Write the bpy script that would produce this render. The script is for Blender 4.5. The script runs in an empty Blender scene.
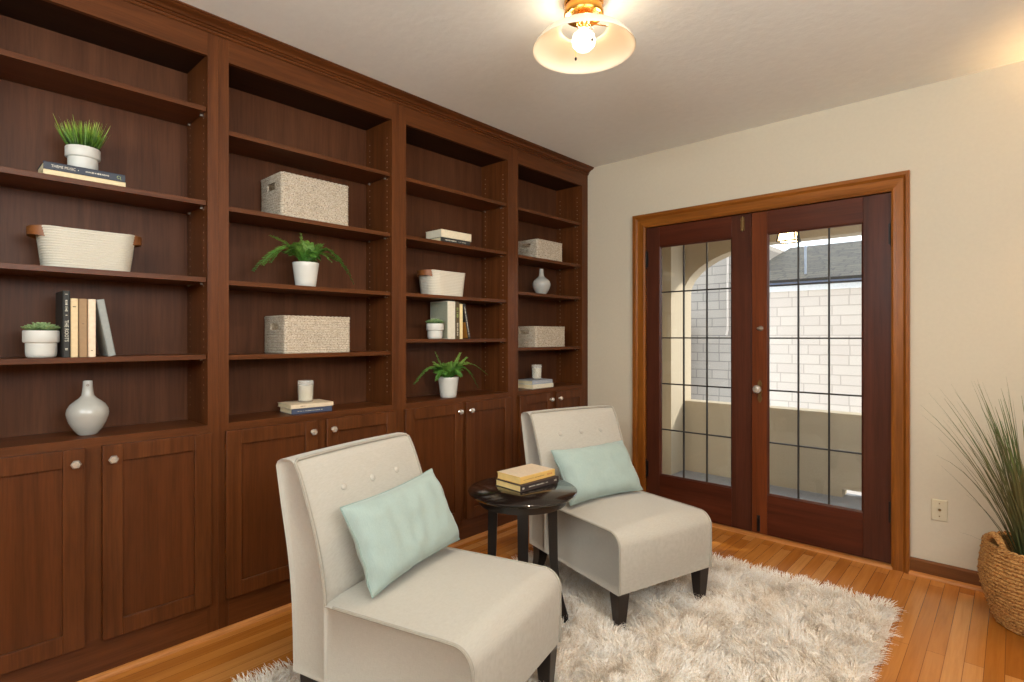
import bpy, bmesh, math, random
from math import sin, cos, pi, radians, sqrt, exp, floor as ifloor
from mathutils import Vector, Matrix, noise as mnoise

random.seed(11)
SC = bpy.context.scene
COL = SC.collection

# ---------------------------------------------------------------- camera
THETA = 0.7427
CAM = (2.463, 0.0, 1.25)
cd = bpy.data.cameras.new('camera')
cd.sensor_width = 36.0
cd.lens = 547.58 / 1024 * 36.0
cd.shift_y = -4.5 / 1024
cd.clip_start = 0.02
cam = bpy.data.objects.new('camera', cd)
cam.location = CAM
cam.rotation_euler = (pi / 2, 0, THETA)
COL.objects.link(cam)
SC.camera = cam

# ---------------------------------------------------------------- colour management, sky, sun, fill light
SC.view_settings.view_transform = 'Standard'
SC.view_settings.look = 'None'
SC.view_settings.gamma = 1.0
SC.view_settings.use_curve_mapping = False
SC.view_settings.exposure = 0.0
SC.cycles.use_denoising = True
SC.cycles.max_bounces = 10
SC.cycles.diffuse_bounces = 5
SC.cycles.transparent_max_bounces = 24
SC.cycles.sample_clamp_indirect = 6.0

world = bpy.data.worlds.new('sky')
SC.world = world
world.use_nodes = True
bgn = world.node_tree.nodes['Background']
bgn.inputs[0].default_value = (0.84, 0.92, 1.0, 1)
bgn.inputs[1].default_value = 2.6

sd = bpy.data.lights.new('sun', 'SUN')
sd.energy = 4.0
sd.angle = radians(0.6)
sd.color = (1.0, 0.94, 0.84)
sun = bpy.data.objects.new('sun', sd)
to_sun = Vector((0.70, 0.50, 0.50)).normalized()
sun.rotation_euler = to_sun.to_track_quat('Z', 'Y').to_euler()
sun.location = (8, 9, 8)
COL.objects.link(sun)


def area(name, loc, aim, sx, sy, watts, col):
    l = bpy.data.lights.new(name, 'AREA')
    l.shape = 'RECTANGLE'
    l.size, l.size_y = sx, sy
    l.energy = watts
    l.color = col
    o = bpy.data.objects.new(name, l)
    o.location = loc
    d = Vector(aim) - Vector(loc)
    o.rotation_euler = d.to_track_quat('-Z', 'Y').to_euler()
    COL.objects.link(o)
    return o


# fill lights added behind and beside the camera, set in made-up openings
area('rear_fill_light', (2.3, -1.55, 2.02), (1.2, 1.6, 6.0), 1.5, 0.8, 84, (0.84, 0.95, 1.0))
area('side_fill_light', (3.66, 0.55, 2.02), (0.0, 1.7, 4.2), 1.9, 0.8, 62, (0.95, 0.98, 0.97))

# ---------------------------------------------------------------- dimensions of the place
YW = 3.563      # room face of the wall with the doors
CEIL = 2.562
XL = -0.262     # room face of the wall behind the bookcase
XR = 3.70
YF = -1.60


# ---------------------------------------------------------------- materials
def new_mat(name):
    m = bpy.data.materials.new(name)
    m.use_nodes = True
    nt = m.node_tree
    return m, nt, nt.nodes['Principled BSDF']


def rgb(r, g, b):
    """display colour 0..255 to linear"""
    f = lambda c: (c / 255 / 12.92) if c / 255 <= 0.04045 else ((c / 255 + 0.055) / 1.055) ** 2.4
    return (f(r), f(g), f(b), 1)


def node(nt, typ, **kw):
    n = nt.nodes.new(typ)
    for k, v in kw.items():
        if k == 'ins':
            for i, val in v.items():
                n.inputs[i].default_value = val
        else:
            setattr(n, k, v)
    return n


def coords(nt, scale=(1, 1, 1), rot=(0, 0, 0)):
    tc = node(nt, 'ShaderNodeTexCoord')
    mp = node(nt, 'ShaderNodeMapping')
    mp.inputs['Scale'].default_value = scale
    mp.inputs['Rotation'].default_value = rot
    nt.links.new(tc.outputs['Object'], mp.inputs['Vector'])
    return mp.outputs['Vector']


def ramp(nt, fac, stops):
    r = node(nt, 'ShaderNodeValToRGB')
    e = r.color_ramp.elements
    while len(e) > 1:
        e.remove(e[-1])
    e[0].position, e[0].color = stops[0]
    for p, c in stops[1:]:
        x = e.new(p)
        x.color = c
    nt.links.new(fac, r.inputs['Fac'])
    return r.outputs['Color']


def bump(nt, bs, height, strength, dist):
    b = node(nt, 'ShaderNodeBump')
    b.inputs['Strength'].default_value = strength
    b.inputs['Distance'].default_value = dist
    nt.links.new(height, b.inputs['Height'])
    nt.links.new(b.outputs['Normal'], bs.inputs['Normal'])


def plain(name, col, rough=0.5, metal=0.0, mottle=0.06, mscale=30.0, bmp=0.0, spec=0.5, coat=0.0):
    m, nt, bs = new_mat(name)
    v = coords(nt)
    n = node(nt, 'ShaderNodeTexNoise', ins={'Scale': mscale, 'Detail': 4.0})
    nt.links.new(v, n.inputs['Vector'])
    c0 = tuple(max(0, x * (1 - mottle)) for x in col[:3]) + (1,)
    c1 = tuple(min(1, x * (1 + mottle)) for x in col[:3]) + (1,)
    nt.links.new(ramp(nt, n.outputs['Fac'], [(0.3, c0), (0.7, c1)]), bs.inputs['Base Color'])
    bs.inputs['Roughness'].default_value = rough
    bs.inputs['Metallic'].default_value = metal
    bs.inputs['Specular IOR Level'].default_value = spec
    bs.inputs['Coat Weight'].default_value = coat
    bs.inputs['Coat Roughness'].default_value = 0.15
    if bmp:
        bump(nt, bs, n.outputs['Fac'], 1.0, bmp)
    return m


def wood(name, dark, light, axis='Z', rough=0.34, pore=0.84, freq=26.0, stretch=0.045, coat=0.0, spec=0.22):
    m, nt, bs = new_mat(name)
    s = {'X': (stretch, 1, 1), 'Y': (1, stretch, 1), 'Z': (1, 1, stretch)}[axis]
    v = coords(nt, s)
    oi = node(nt, 'ShaderNodeObjectInfo')
    mul = node(nt, 'ShaderNodeMath', operation='MULTIPLY', ins={1: 13.0})
    nt.links.new(oi.outputs['Random'], mul.inputs[0])
    add = node(nt, 'ShaderNodeVectorMath', operation='ADD')
    nt.links.new(v, add.inputs[0])
    nt.links.new(mul.outputs[0], add.inputs[1])
    n = node(nt, 'ShaderNodeTexNoise', ins={'Scale': freq, 'Detail': 6.0, 'Roughness': 0.62, 'Distortion': 0.6})
    nt.links.new(add.outputs[0], n.inputs['Vector'])
    n2 = node(nt, 'ShaderNodeTexNoise', ins={'Scale': freq * 9, 'Detail': 2.0})
    nt.links.new(add.outputs[0], n2.inputs['Vector'])
    c1 = ramp(nt, n.outputs['Fac'], [(0.30, dark), (0.68, light)])
    c2 = ramp(nt, n2.outputs['Fac'], [(0.36, (pore, pore, pore, 1)), (0.55, (1, 1, 1, 1))])
    mx = node(nt, 'ShaderNodeMix', data_type='RGBA', blend_type='MULTIPLY')
    mx.inputs['Factor'].default_value = 1.0
    nt.links.new(c1, mx.inputs['A'])
    nt.links.new(c2, mx.inputs['B'])
    nt.links.new(mx.outputs['Result'], bs.inputs['Base Color'])
    bs.inputs['Roughness'].default_value = rough
    bs.inputs['Specular IOR Level'].default_value = spec
    bs.inputs['Coat Weight'].default_value = coat
    bs.inputs['Coat Roughness'].default_value = 0.2
    bump(nt, bs, n2.outputs['Fac'], 0.25, 0.0008)
    return m


def floor_mat():
    m, nt, bs = new_mat('oak strip floor')
    v = coords(nt, rot=(0, 0, pi / 2))
    br = node(nt, 'ShaderNodeTexBrick', offset=0.37, offset_frequency=2, squash=1.0)
    br.inputs['Color1'].default_value = (0.0, 0.0, 0.0, 1)
    br.inputs['Color2'].default_value = (1, 1, 1, 1)
    br.inputs['Mortar'].default_value = (0.5, 0.5, 0.5, 1)
    br.inputs['Scale'].default_value = 1.0
    br.inputs['Mortar Size'].default_value = 0.0009
    br.inputs['Mortar Smooth'].default_value = 0.1
    br.inputs['Bias'].default_value = 0.0
    br.inputs['Brick Width'].default_value = 1.15
    br.inputs['Row Height'].default_value = 0.058
    nt.links.new(v, br.inputs['Vector'])
    base = ramp(nt, br.outputs['Color'], [(0.0, rgb(168, 100, 34)), (0.35, rgb(188, 118, 48)), (0.7, rgb(198, 130, 60)), (1.0, rgb(208, 144, 78))])
    v2 = coords(nt, (1, 0.05, 1))
    n = node(nt, 'ShaderNodeTexNoise', ins={'Scale': 55.0, 'Detail': 6.0, 'Roughness': 0.6, 'Distortion': 0.5})
    nt.links.new(v2, n.inputs['Vector'])
    g = ramp(nt, n.outputs['Fac'], [(0.3, (0.82, 0.78, 0.72, 1)), (0.62, (1, 1, 1, 1))])
    mx = node(nt, 'ShaderNodeMix', data_type='RGBA', blend_type='MULTIPLY')
    mx.inputs['Factor'].default_value = 1.0
    nt.links.new(base, mx.inputs['A'])
    nt.links.new(g, mx.inputs['B'])
    mx2 = node(nt, 'ShaderNodeMix', data_type='RGBA')
    nt.links.new(br.outputs['Fac'], mx2.inputs['Factor'])
    nt.links.new(mx.outputs['Result'], mx2.inputs['A'])
    mx2.inputs['B'].default_value = rgb(112, 62, 24)
    nt.links.new(mx2.outputs['Result'], bs.inputs['Base Color'])
    bs.inputs['Roughness'].default_value = 0.26
    bs.inputs['Coat Weight'].default_value = 0.35
    bs.inputs['Coat Roughness'].default_value = 0.18
    return m


def weave(name, dark, light, pale, scale=140.0, bmp=0.002):
    """twisted dry grass: streaky noise with dark gaps"""
    m, nt, bs = new_mat(name)
    v = coords(nt, (1, 1, 2.0))
    n = node(nt, 'ShaderNodeTexNoise', ins={'Scale': scale, 'Detail': 3.0, 'Roughness': 0.6})
    nt.links.new(v, n.inputs['Vector'])
    n2 = node(nt, 'ShaderNodeTexNoise', ins={'Scale': scale * 0.2, 'Detail': 2.0})
    nt.links.new(v, n2.inputs['Vector'])
    c = ramp(nt, n.outputs['Fac'], [(0.34, dark), (0.45, light), (0.66, pale)])
    t = ramp(nt, n2.outputs['Fac'], [(0.3, (0.86, 0.84, 0.80, 1)), (0.7, (1, 1, 1, 1))])
    mx = node(nt, 'ShaderNodeMix', data_type='RGBA', blend_type='MULTIPLY')
    mx.inputs['Factor'].default_value = 1.0
    nt.links.new(c, mx.inputs['A'])
    nt.links.new(t, mx.inputs['B'])
    nt.links.new(mx.outputs['Result'], bs.inputs['Base Color'])
    bs.inputs['Roughness'].default_value = 0.8
    bump(nt, bs, n.outputs['Fac'], 0.8, bmp)
    return m


def linen(name, col, col2, scale=900.0, rough=0.9, sheen=0.2):
    m, nt, bs = new_mat(name)
    out = []
    for s in ((1, 0.06, 0.06), (0.06, 1, 1)):
        v = coords(nt, s)
        n = node(nt, 'ShaderNodeTexNoise', ins={'Scale': scale, 'Detail': 2.0})
        nt.links.new(v, n.inputs['Vector'])
        out.append(n.outputs['Fac'])
    ad = node(nt, 'ShaderNodeMath', operation='ADD')
    nt.links.new(out[0], ad.inputs[0])
    nt.links.new(out[1], ad.inputs[1])
    hf = node(nt, 'ShaderNodeMath', operation='MULTIPLY', ins={1: 0.5})
    nt.links.new(ad.outputs[0], hf.inputs[0])
    nt.links.new(ramp(nt, hf.outputs[0], [(0.38, col2), (0.6, col)]), bs.inputs['Base Color'])
    bs.inputs['Roughness'].default_value = rough
    bs.inputs['Sheen Weight'].default_value = sheen
    bs.inputs['Specular IOR Level'].default_value = 0.2
    bump(nt, bs, hf.outputs[0], 0.25, 0.0004)
    return m


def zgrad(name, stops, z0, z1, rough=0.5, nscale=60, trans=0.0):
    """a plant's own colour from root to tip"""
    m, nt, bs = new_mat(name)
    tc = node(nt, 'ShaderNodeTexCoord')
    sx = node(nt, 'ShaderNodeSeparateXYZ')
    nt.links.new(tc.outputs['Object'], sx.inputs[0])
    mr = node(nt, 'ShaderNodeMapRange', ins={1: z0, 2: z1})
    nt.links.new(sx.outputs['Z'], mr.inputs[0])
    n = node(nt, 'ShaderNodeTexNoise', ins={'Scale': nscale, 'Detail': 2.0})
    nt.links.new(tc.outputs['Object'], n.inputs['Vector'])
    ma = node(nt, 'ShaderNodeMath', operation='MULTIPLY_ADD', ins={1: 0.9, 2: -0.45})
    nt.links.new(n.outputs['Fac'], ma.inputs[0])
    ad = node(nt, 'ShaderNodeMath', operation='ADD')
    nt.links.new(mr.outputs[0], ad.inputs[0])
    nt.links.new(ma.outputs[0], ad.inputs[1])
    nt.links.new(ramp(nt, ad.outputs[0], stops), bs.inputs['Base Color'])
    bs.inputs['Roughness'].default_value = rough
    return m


def glass_mat(name, tint=(1, 1, 1, 1), refl=1.0):
    m = bpy.data.materials.new(name)
    m.use_nodes = True
    nt = m.node_tree
    nt.nodes.remove(nt.nodes['Principled BSDF'])
    out = nt.nodes['Material Output']
    tr = node(nt, 'ShaderNodeBsdfTransparent')
    tr.inputs[0].default_value = tint
    gl = node(nt, 'ShaderNodeBsdfGlossy')
    gl.inputs['Roughness'].default_value = 0.03
    n = node(nt, 'ShaderNodeTexNoise', ins={'Scale': 5.0, 'Detail': 1.0})
    b = node(nt, 'ShaderNodeBump')
    b.inputs['Strength'].default_value = 0.25
    b.inputs['Distance'].default_value = 0.002
    nt.links.new(coords(nt), n.inputs['Vector'])
    nt.links.new(n.outputs['Fac'], b.inputs['Height'])
    nt.links.new(b.outputs['Normal'], gl.inputs['Normal'])
    fr = node(nt, 'ShaderNodeLayerWeight', ins={0: 0.5})
    pw = node(nt, 'ShaderNodeMath', operation='POWER', ins={1: 3.5})
    nt.links.new(fr.outputs['Facing'], pw.inputs[0])
    mu = node(nt, 'ShaderNodeMath', operation='MULTIPLY_ADD', ins={1: 0.8 * refl, 2: 0.035 * refl})
    nt.links.new(pw.outputs[0], mu.inputs[0])
    mx = node(nt, 'ShaderNodeMixShader')
    nt.links.new(mu.outputs[0], mx.inputs[0])
    nt.links.new(tr.outputs[0], mx.inputs[1])
    nt.links.new(gl.outputs[0], mx.inputs[2])
    nt.links.new(mx.outputs[0], out.inputs[0])
    return m


def frosted(name):
    m = bpy.data.materials.new(name)
    m.use_nodes = True
    nt = m.node_tree
    bs = nt.nodes['Principled BSDF']
    bs.inputs['Base Color'].default_value = rgb(226, 222, 212)
    bs.inputs['Roughness'].default_value = 0.2
    tr = node(nt, 'ShaderNodeBsdfTransparent')
    mx = node(nt, 'ShaderNodeMixShader', ins={0: 0.30})
    nt.links.new(tr.outputs[0], mx.inputs[1])
    nt.links.new(bs.outputs[0], mx.inputs[2])
    nt.links.new(mx.outputs[0], nt.nodes['Material Output'].inputs[0])
    return m


def emit(name, col, strength):
    m, nt, bs = new_mat(name)
    bs.inputs['Base Color'].default_value = (0.8, 0.8, 0.8, 1)
    bs.inputs['Emission Color'].default_value = col
    bs.inputs['Emission Strength'].default_value = strength
    return m


def wall_mat(name, col, scale, dist, rough=0.7):
    m, nt, bs = new_mat(name)
    v = coords(nt)
    n = node(nt, 'ShaderNodeTexNoise', ins={'Scale': scale, 'Detail': 5.0, 'Roughness': 0.55})
    nt.links.new(v, n.inputs['Vector'])
    c0 = tuple(x * 0.975 for x in col[:3]) + (1,)
    nt.links.new(ramp(nt, n.outputs['Fac'], [(0.35, c0), (0.65, col)]), bs.inputs['Base Color'])
    bs.inputs['Roughness'].default_value = rough
    bs.inputs['Specular IOR Level'].default_value = 0.25
    bump(nt, bs, n.outputs['Fac'], 0.5, dist)
    return m


def shingle(name, c1, c2, mort, bw, rh, vec='XZ', mort_size=0.006):
    m, nt, bs = new_mat(name)
    v = coords(nt, rot=(-pi / 2, 0, 0) if vec == 'XZ' else (0, 0, 0))
    br = node(nt, 'ShaderNodeTexBrick', offset=0.43, offset_frequency=2, squash=0.72, squash_frequency=3)
    br.inputs['Color1'].default_value = c1
    br.inputs['Color2'].default_value = c2
    br.inputs['Mortar'].default_value = mort
    br.inputs['Scale'].default_value = 1.0
    br.inputs['Mortar Size'].default_value = mort_size
    br.inputs['Brick Width'].default_value = bw
    br.inputs['Row Height'].default_value = rh
    nt.links.new(v, br.inputs['Vector'])
    nt.links.new(br.outputs['Color'], bs.inputs['Base Color'])
    bs.inputs['Roughness'].default_value = 0.85
    inv = node(nt, 'ShaderNodeMath', operation='SUBTRACT', ins={0: 1.0})
    nt.links.new(br.outputs['Fac'], inv.inputs[1])
    bump(nt, bs, inv.outputs[0], 0.6, 0.004)
    return m


M = {}
WD, WL = rgb(74, 37, 13), rgb(100, 55, 25)
M['case_z'] = wood('walnut stained oak, upright grain', WD, WL, 'Z', rough=0.36)
M['case_y'] = wood('walnut stained oak, level grain', WD, WL, 'Y', rough=0.36)
M['case_shade'] = wood('wood darkened for bay head shade', rgb(40, 21, 10), rgb(56, 31, 15), 'Y', rough=0.55, spec=0.15)  # shade under the bay tops put into a darker wood colour
M['case_panel'] = wood('walnut stained oak panel', rgb(74, 37, 13), rgb(94, 50, 22), 'Z', freq=18, rough=0.36)
M['case_back'] = wood('walnut stained back panel', rgb(76, 43, 25), rgb(92, 55, 34), 'Z', freq=16, rough=0.42, spec=0.16)
M['door_wood'] = wood('mahogany stained door', rgb(62, 30, 19), rgb(84, 43, 28), 'Z', rough=0.32, freq=14)
M['door_red'] = wood('redder mahogany stile', rgb(90, 42, 17), rgb(112, 55, 26), 'Z', rough=0.3, freq=14)
M['door_rail'] = wood('mahogany stained rail', rgb(66, 28, 15), rgb(90, 42, 24), 'X', rough=0.32, freq=14)
M['casing_z'] = wood('orange brown fir casing, upright', rgb(116, 64, 18), rgb(154, 91, 32), 'Z', rough=0.34, freq=22)
M['casing_x'] = wood('orange brown fir casing, level', rgb(116, 64, 18), rgb(154, 91, 32), 'X', rough=0.34, freq=22)
M['base_dark'] = wood('brown baseboard', rgb(98, 58, 26), rgb(124, 76, 38), 'X', rough=0.4)
M['shoe_y'] = wood('honey oak shoe moulding', rgb(176, 108, 50), rgb(208, 144, 82), 'Y', rough=0.35, pore=0.8)
M['shoe_x'] = wood('honey oak shoe moulding across', rgb(176, 108, 50), rgb(208, 144, 82), 'X', rough=0.35, pore=0.8)
M['floor'] = floor_mat()
M['wall'] = wall_mat('cream wall paint', rgb(206, 194, 172), 60, 0.0008)
M['ceil'] = wall_mat('off white textured ceiling', rgb(238, 240, 236), 26, 0.003)
M['stucco'] = wall_mat('tan stucco', rgb(190, 176, 154), 90, 0.006, 0.9)
M['porch_floor'] = plain('blue grey porch paint', rgb(150, 156, 168), 0.6)
M['siding'] = shingle('pale shingle siding', rgb(218, 205, 193), rgb(211, 197, 186), rgb(190, 175, 164), 0.30, 0.115)
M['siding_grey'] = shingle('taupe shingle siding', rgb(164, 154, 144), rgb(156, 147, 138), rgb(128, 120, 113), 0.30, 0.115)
M['roof'] = shingle('grey roof shingle', rgb(88, 82, 72), rgb(64, 60, 56), rgb(44, 42, 40), 0.33, 0.13, 'XY', 0.01)
M['white_trim'] = plain('white painted trim', rgb(236, 236, 236), 0.5)
M['slate'] = plain('blue grey eave shadow', rgb(92, 104, 128), 0.6)  # flat colour standing in for the shadow line at the neighbour's eave
M['fabric'] = linen('oatmeal linen upholstery', rgb(184, 177, 165), rgb(175, 167, 154))
M['piping'] = linen('oatmeal linen welt', rgb(166, 158, 144), rgb(154, 146, 132))
M['mint'] = linen('pale mint cotton', rgb(160, 175, 168), rgb(153, 168, 160), 900)
M['mint_edge'] = linen('pale mint seam', rgb(150, 168, 158), rgb(134, 152, 144), 500)
M['espresso'] = plain('espresso stained leg', rgb(34, 24, 20), 0.35)
M['black_gloss'] = plain('black lacquered table', rgb(26, 20, 17), 0.12, coat=0.6)
M['black_wood'] = plain('black stained table leg', rgb(28, 22, 19), 0.3)
M['white_pot'] = plain('matt white ceramic', rgb(206, 203, 194), 0.45, mottle=0.02)
M['gloss_pot'] = plain('glossy white ceramic', rgb(206, 203, 194), 0.16, mottle=0.02)
M['vase'] = plain('pale grey glazed ceramic', rgb(176, 173, 165), 0.14, mottle=0.02, coat=0.5)
M['soil'] = plain('dark potting soil', rgb(52, 38, 28), 0.95, mottle=0.4, mscale=120, bmp=0.003)
M['rope'] = plain('cream cotton rope', rgb(202, 194, 177), 0.9, mottle=0.05, mscale=300, bmp=0.001)
M['leather'] = plain('tan leather', rgb(122, 72, 32), 0.5, mottle=0.15)
M['hyacinth'] = weave('bleached water hyacinth weave', rgb(104, 92, 78), rgb(186, 171, 150), rgb(210, 197, 178))
M['seagrass'] = weave('golden seagrass weave', rgb(92, 54, 20), rgb(172, 118, 58), rgb(206, 158, 96), 110)
M['brass'] = plain('polished brass', rgb(212, 150, 66), 0.22, metal=1.0, mottle=0.05)
M['old_brass'] = plain('aged brass', rgb(128, 100, 62), 0.45, metal=0.9, mottle=0.15)
M['iron'] = plain('black iron', rgb(34, 30, 28), 0.45, metal=0.6)
M['lead'] = plain('dark lead came', rgb(62, 58, 54), 0.45, metal=0.7)
M['steel'] = plain('zinc shelf pin', rgb(150, 138, 124), 0.45, metal=0.6)
M['pinhole'] = plain('raw wood pin hole', rgb(160, 134, 112), 0.8)
M['glass'] = glass_mat('door glass', (0.97, 0.98, 0.97, 1), 1.0)
M['clear'] = frosted('frosted candle jar')
M['knob_glass'] = plain('cut glass knob', rgb(214, 202, 188), 0.08, metal=0.6, mottle=0.2, mscale=120)
M['wax'] = plain('ivory candle wax', rgb(226, 216, 186), 0.5, mottle=0.02)
M['ivory'] = plain('ivory plastic', rgb(206, 194, 166), 0.4, mottle=0.01)
M['dark'] = plain('dark socket', rgb(30, 26, 22), 0.5)
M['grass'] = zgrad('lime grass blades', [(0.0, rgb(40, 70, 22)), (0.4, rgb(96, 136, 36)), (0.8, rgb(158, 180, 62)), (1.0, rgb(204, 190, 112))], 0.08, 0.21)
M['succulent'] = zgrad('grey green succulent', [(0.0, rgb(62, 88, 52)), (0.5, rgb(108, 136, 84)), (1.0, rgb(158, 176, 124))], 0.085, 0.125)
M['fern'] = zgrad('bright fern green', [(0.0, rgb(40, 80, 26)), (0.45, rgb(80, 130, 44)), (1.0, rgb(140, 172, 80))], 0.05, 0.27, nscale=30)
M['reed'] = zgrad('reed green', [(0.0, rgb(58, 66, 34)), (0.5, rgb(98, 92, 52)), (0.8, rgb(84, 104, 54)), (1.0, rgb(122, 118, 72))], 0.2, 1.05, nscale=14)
M['page'] = plain('book pages', rgb(226, 208, 168), 0.9, mottle=0.08, mscale=200)
M['ink_white'] = plain('pale spine lettering', rgb(214, 206, 186), 0.6)
M['ink_dark'] = plain('dark spine lettering', rgb(98, 76, 56), 0.6)
M['ink_green'] = plain('green spine mark', rgb(150, 166, 96), 0.6)
M['ink_red'] = plain('red spine lettering', rgb(188, 92, 52), 0.6)


def cover(name, r, g, b, rough=0.6):
    return plain(name, rgb(r, g, b), rough, mottle=0.06, mscale=80)


def shade_glass():
    m, nt, bs = new_mat('opal glass shade')
    bs.inputs['Base Color'].default_value = rgb(250, 242, 224)
    bs.inputs['Roughness'].default_value = 0.25
    bs.inputs['Specular IOR Level'].default_value = 0.3
    tl = node(nt, 'ShaderNodeBsdfTranslucent')
    tl.inputs[0].default_value = rgb(255, 238, 208)
    mx = node(nt, 'ShaderNodeMixShader', ins={0: 0.26})
    out = nt.nodes['Material Output']
    nt.links.new(bs.outputs[0], mx.inputs[1])
    nt.links.new(tl.outputs[0], mx.inputs[2])
    nt.links.new(mx.outputs[0], out.inputs[0])
    return m


def shag_mat():
    m, nt, bs = new_mat('cream shag pile')
    tc = node(nt, 'ShaderNodeTexCoord')
    n = node(nt, 'ShaderNodeTexNoise', ins={'Scale': 9.0, 'Detail': 4.0, 'Roughness': 0.7})
    nt.links.new(tc.outputs['Object'], n.inputs['Vector'])
    n2 = node(nt, 'ShaderNodeTexNoise', ins={'Scale': 160.0, 'Detail': 1.0})
    nt.links.new(tc.outputs['Object'], n2.inputs['Vector'])
    ad = node(nt, 'ShaderNodeMath', operation='ADD')
    nt.links.new(n.outputs['Fac'], ad.inputs[0])
    nt.links.new(n2.outputs['Fac'], ad.inputs[1])
    hf = node(nt, 'ShaderNodeMath', operation='MULTIPLY', ins={1: 0.5})
    nt.links.new(ad.outputs[0], hf.inputs[0])
    nt.links.new(ramp(nt, hf.outputs[0], [(0.36, rgb(206, 184, 156)), (0.46, rgb(236, 222, 204)), (0.58, rgb(250, 245, 238))]), bs.inputs['Base Color'])
    bs.inputs['Roughness'].default_value = 0.6
    bs.inputs['Sheen Weight'].default_value = 0.3
    return m


M['shade'] = shade_glass()
M['shag'] = shag_mat()
M['bulb'] = emit('glowing warm bulb', (1.0, 0.86, 0.66, 1), 5.0)
M['bulb_wall'] = emit('glowing amber bulb', (1.0, 0.60, 0.26, 1), 900.0)
M['lantern_glow'] = emit('lit lantern glass', (1.0, 0.70, 0.32, 1), 20.0)


# ---------------------------------------------------------------- mesh builder
class MB:
    def __init__(self):
        self.v, self.f = [], []

    def add(self, vs, fs):
        o = len(self.v)
        self.v += [tuple(p) for p in vs]
        self.f += [tuple(i + o for i in f) for f in fs]
        return self

    def box(self, x0, x1, y0, y1, z0, z1):
        vs = [(x0, y0, z0), (x1, y0, z0), (x1, y1, z0), (x0, y1, z0), (x0, y0, z1), (x1, y0, z1), (x1, y1, z1), (x0, y1, z1)]
        return self.add(vs, [(0, 3, 2, 1), (4, 5, 6, 7), (0, 1, 5, 4), (1, 2, 6, 5), (2, 3, 7, 6), (3, 0, 4, 7)])

    def loft(self, rings, cap0=True, cap1=True, closed=True):
        n = len(rings[0])
        vs = [p for r in rings for p in r]
        fs = []
        for i in range(len(rings) - 1):
            for j in range(n if closed else n - 1):
                k = (j + 1) % n
                fs.append((i * n + j, i * n + k, (i + 1) * n + k, (i + 1) * n + j))
        if cap0:
            fs.append(tuple(reversed(range(n))))
        if cap1:
            b = (len(rings) - 1) * n
            fs.append(tuple(range(b, b + n)))
        return self.add(vs, fs)

    def lathe(self, prof, segs=32, c=(0, 0, 0), cap0=True, cap1=True):
        rings = [[(c[0] + r * cos(2 * pi * j / segs), c[1] + r * sin(2 * pi * j / segs), c[2] + z) for j in range(segs)] for r, z in prof]
        return self.loft(rings, cap0, cap1)

    def tube(self, path, rad, segs=8, closed=False, flat=None):
        P = [Vector(p) for p in path]
        n = len(P)
        rings = []
        up = None
        for i in range(n):
            if closed:
                t = (P[(i + 1) % n] - P[i - 1])
            else:
                t = P[min(i + 1, n - 1)] - P[max(i - 1, 0)]
            t.normalize()
            if up is None:
                up = Vector((0, 0, 1)) if abs(t.z) < 0.9 else Vector((1, 0, 0))
            a = t.cross(up)
            if a.length < 1e-6:
                a = t.orthogonal()
            a.normalize()
            b = a.cross(t).normalized()
            up = b
            r = rad[i] if isinstance(rad, (list, tuple)) else rad
            ra, rb = (r, r) if flat is None else (r, r * flat)
            rings.append([P[i] + a * (ra * cos(2 * pi * j / segs)) + b * (rb * sin(2 * pi * j / segs)) for j in range(segs)])
        if closed:
            rings.append(rings[0])
        return self.loft(rings, not closed, not closed)

    def prism(self, poly, axis, a, b):
        """extrude a 2D polygon; axis 'Y': poly is (x,z); 'X': (y,z); 'Z': (x,y)"""
        def P(q, t):
            return {'Y': (q[0], t, q[1]), 'X': (t, q[0], q[1]), 'Z': (q[0], q[1], t)}[axis]
        return self.loft([[P(q, a) for q in poly], [P(q, b) for q in poly]])

    def build(self, name, mat, parent=None, smooth=False, bevel=0.0, segs=2, loc=None, rot=None, angle=40, sub=0):
        me = bpy.data.meshes.new(name)
        me.from_pydata(self.v, [], self.f)
        bm = bmesh.new()
        bm.from_mesh(me)
        bmesh.ops.recalc_face_normals(bm, faces=bm.faces)
        bm.to_mesh(me)
        bm.free()
        me.materials.append(mat)
        if smooth or bevel:
            for p in me.polygons:
                p.use_smooth = True
            me.set_sharp_from_angle(angle=radians(angle))
        o = bpy.data.objects.new(name, me)
        COL.objects.link(o)
        if parent:
            o.parent = parent
        if loc:
            o.location = loc
        if rot:
            o.rotation_euler = rot
        if bevel:
            b = o.modifiers.new('bevel', 'BEVEL')
            b.width = bevel
            b.segments = segs
            b.limit_method = 'ANGLE'
            b.angle_limit = radians(40)
            b.harden_normals = False
        if sub:
            s = o.modifiers.new('sub', 'SUBSURF')
            s.levels = s.render_levels = sub
        return o


def tag(o, label, cat, group=None):
    o['label'] = label
    o['category'] = cat
    if group:
        o['group'] = group
    return o


def thing(name, label, cat, loc=(0, 0, 0), rz=0.0, group=None):
    o = bpy.data.objects.new(name, None)
    o.empty_display_size = 0.1
    COL.objects.link(o)
    o.location = loc
    o.rotation_euler = (0, 0, rz)
    return tag(o, label, cat, group)


def struct(o):
    o['kind'] = 'structure'
    return o


def dup(root, loc, rz, label, group=None):
    r = root.copy()
    COL.objects.link(r)
    r.location = loc
    r.rotation_euler = (0, 0, rz)
    r['label'] = label
    if group:
        r['group'] = group
    for ch in list(root.children):
        c = ch.copy()
        COL.objects.link(c)
        c.parent = r
        for g in list(ch.children):
            d = g.copy()
            COL.objects.link(d)
            d.parent = c
    return r


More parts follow.
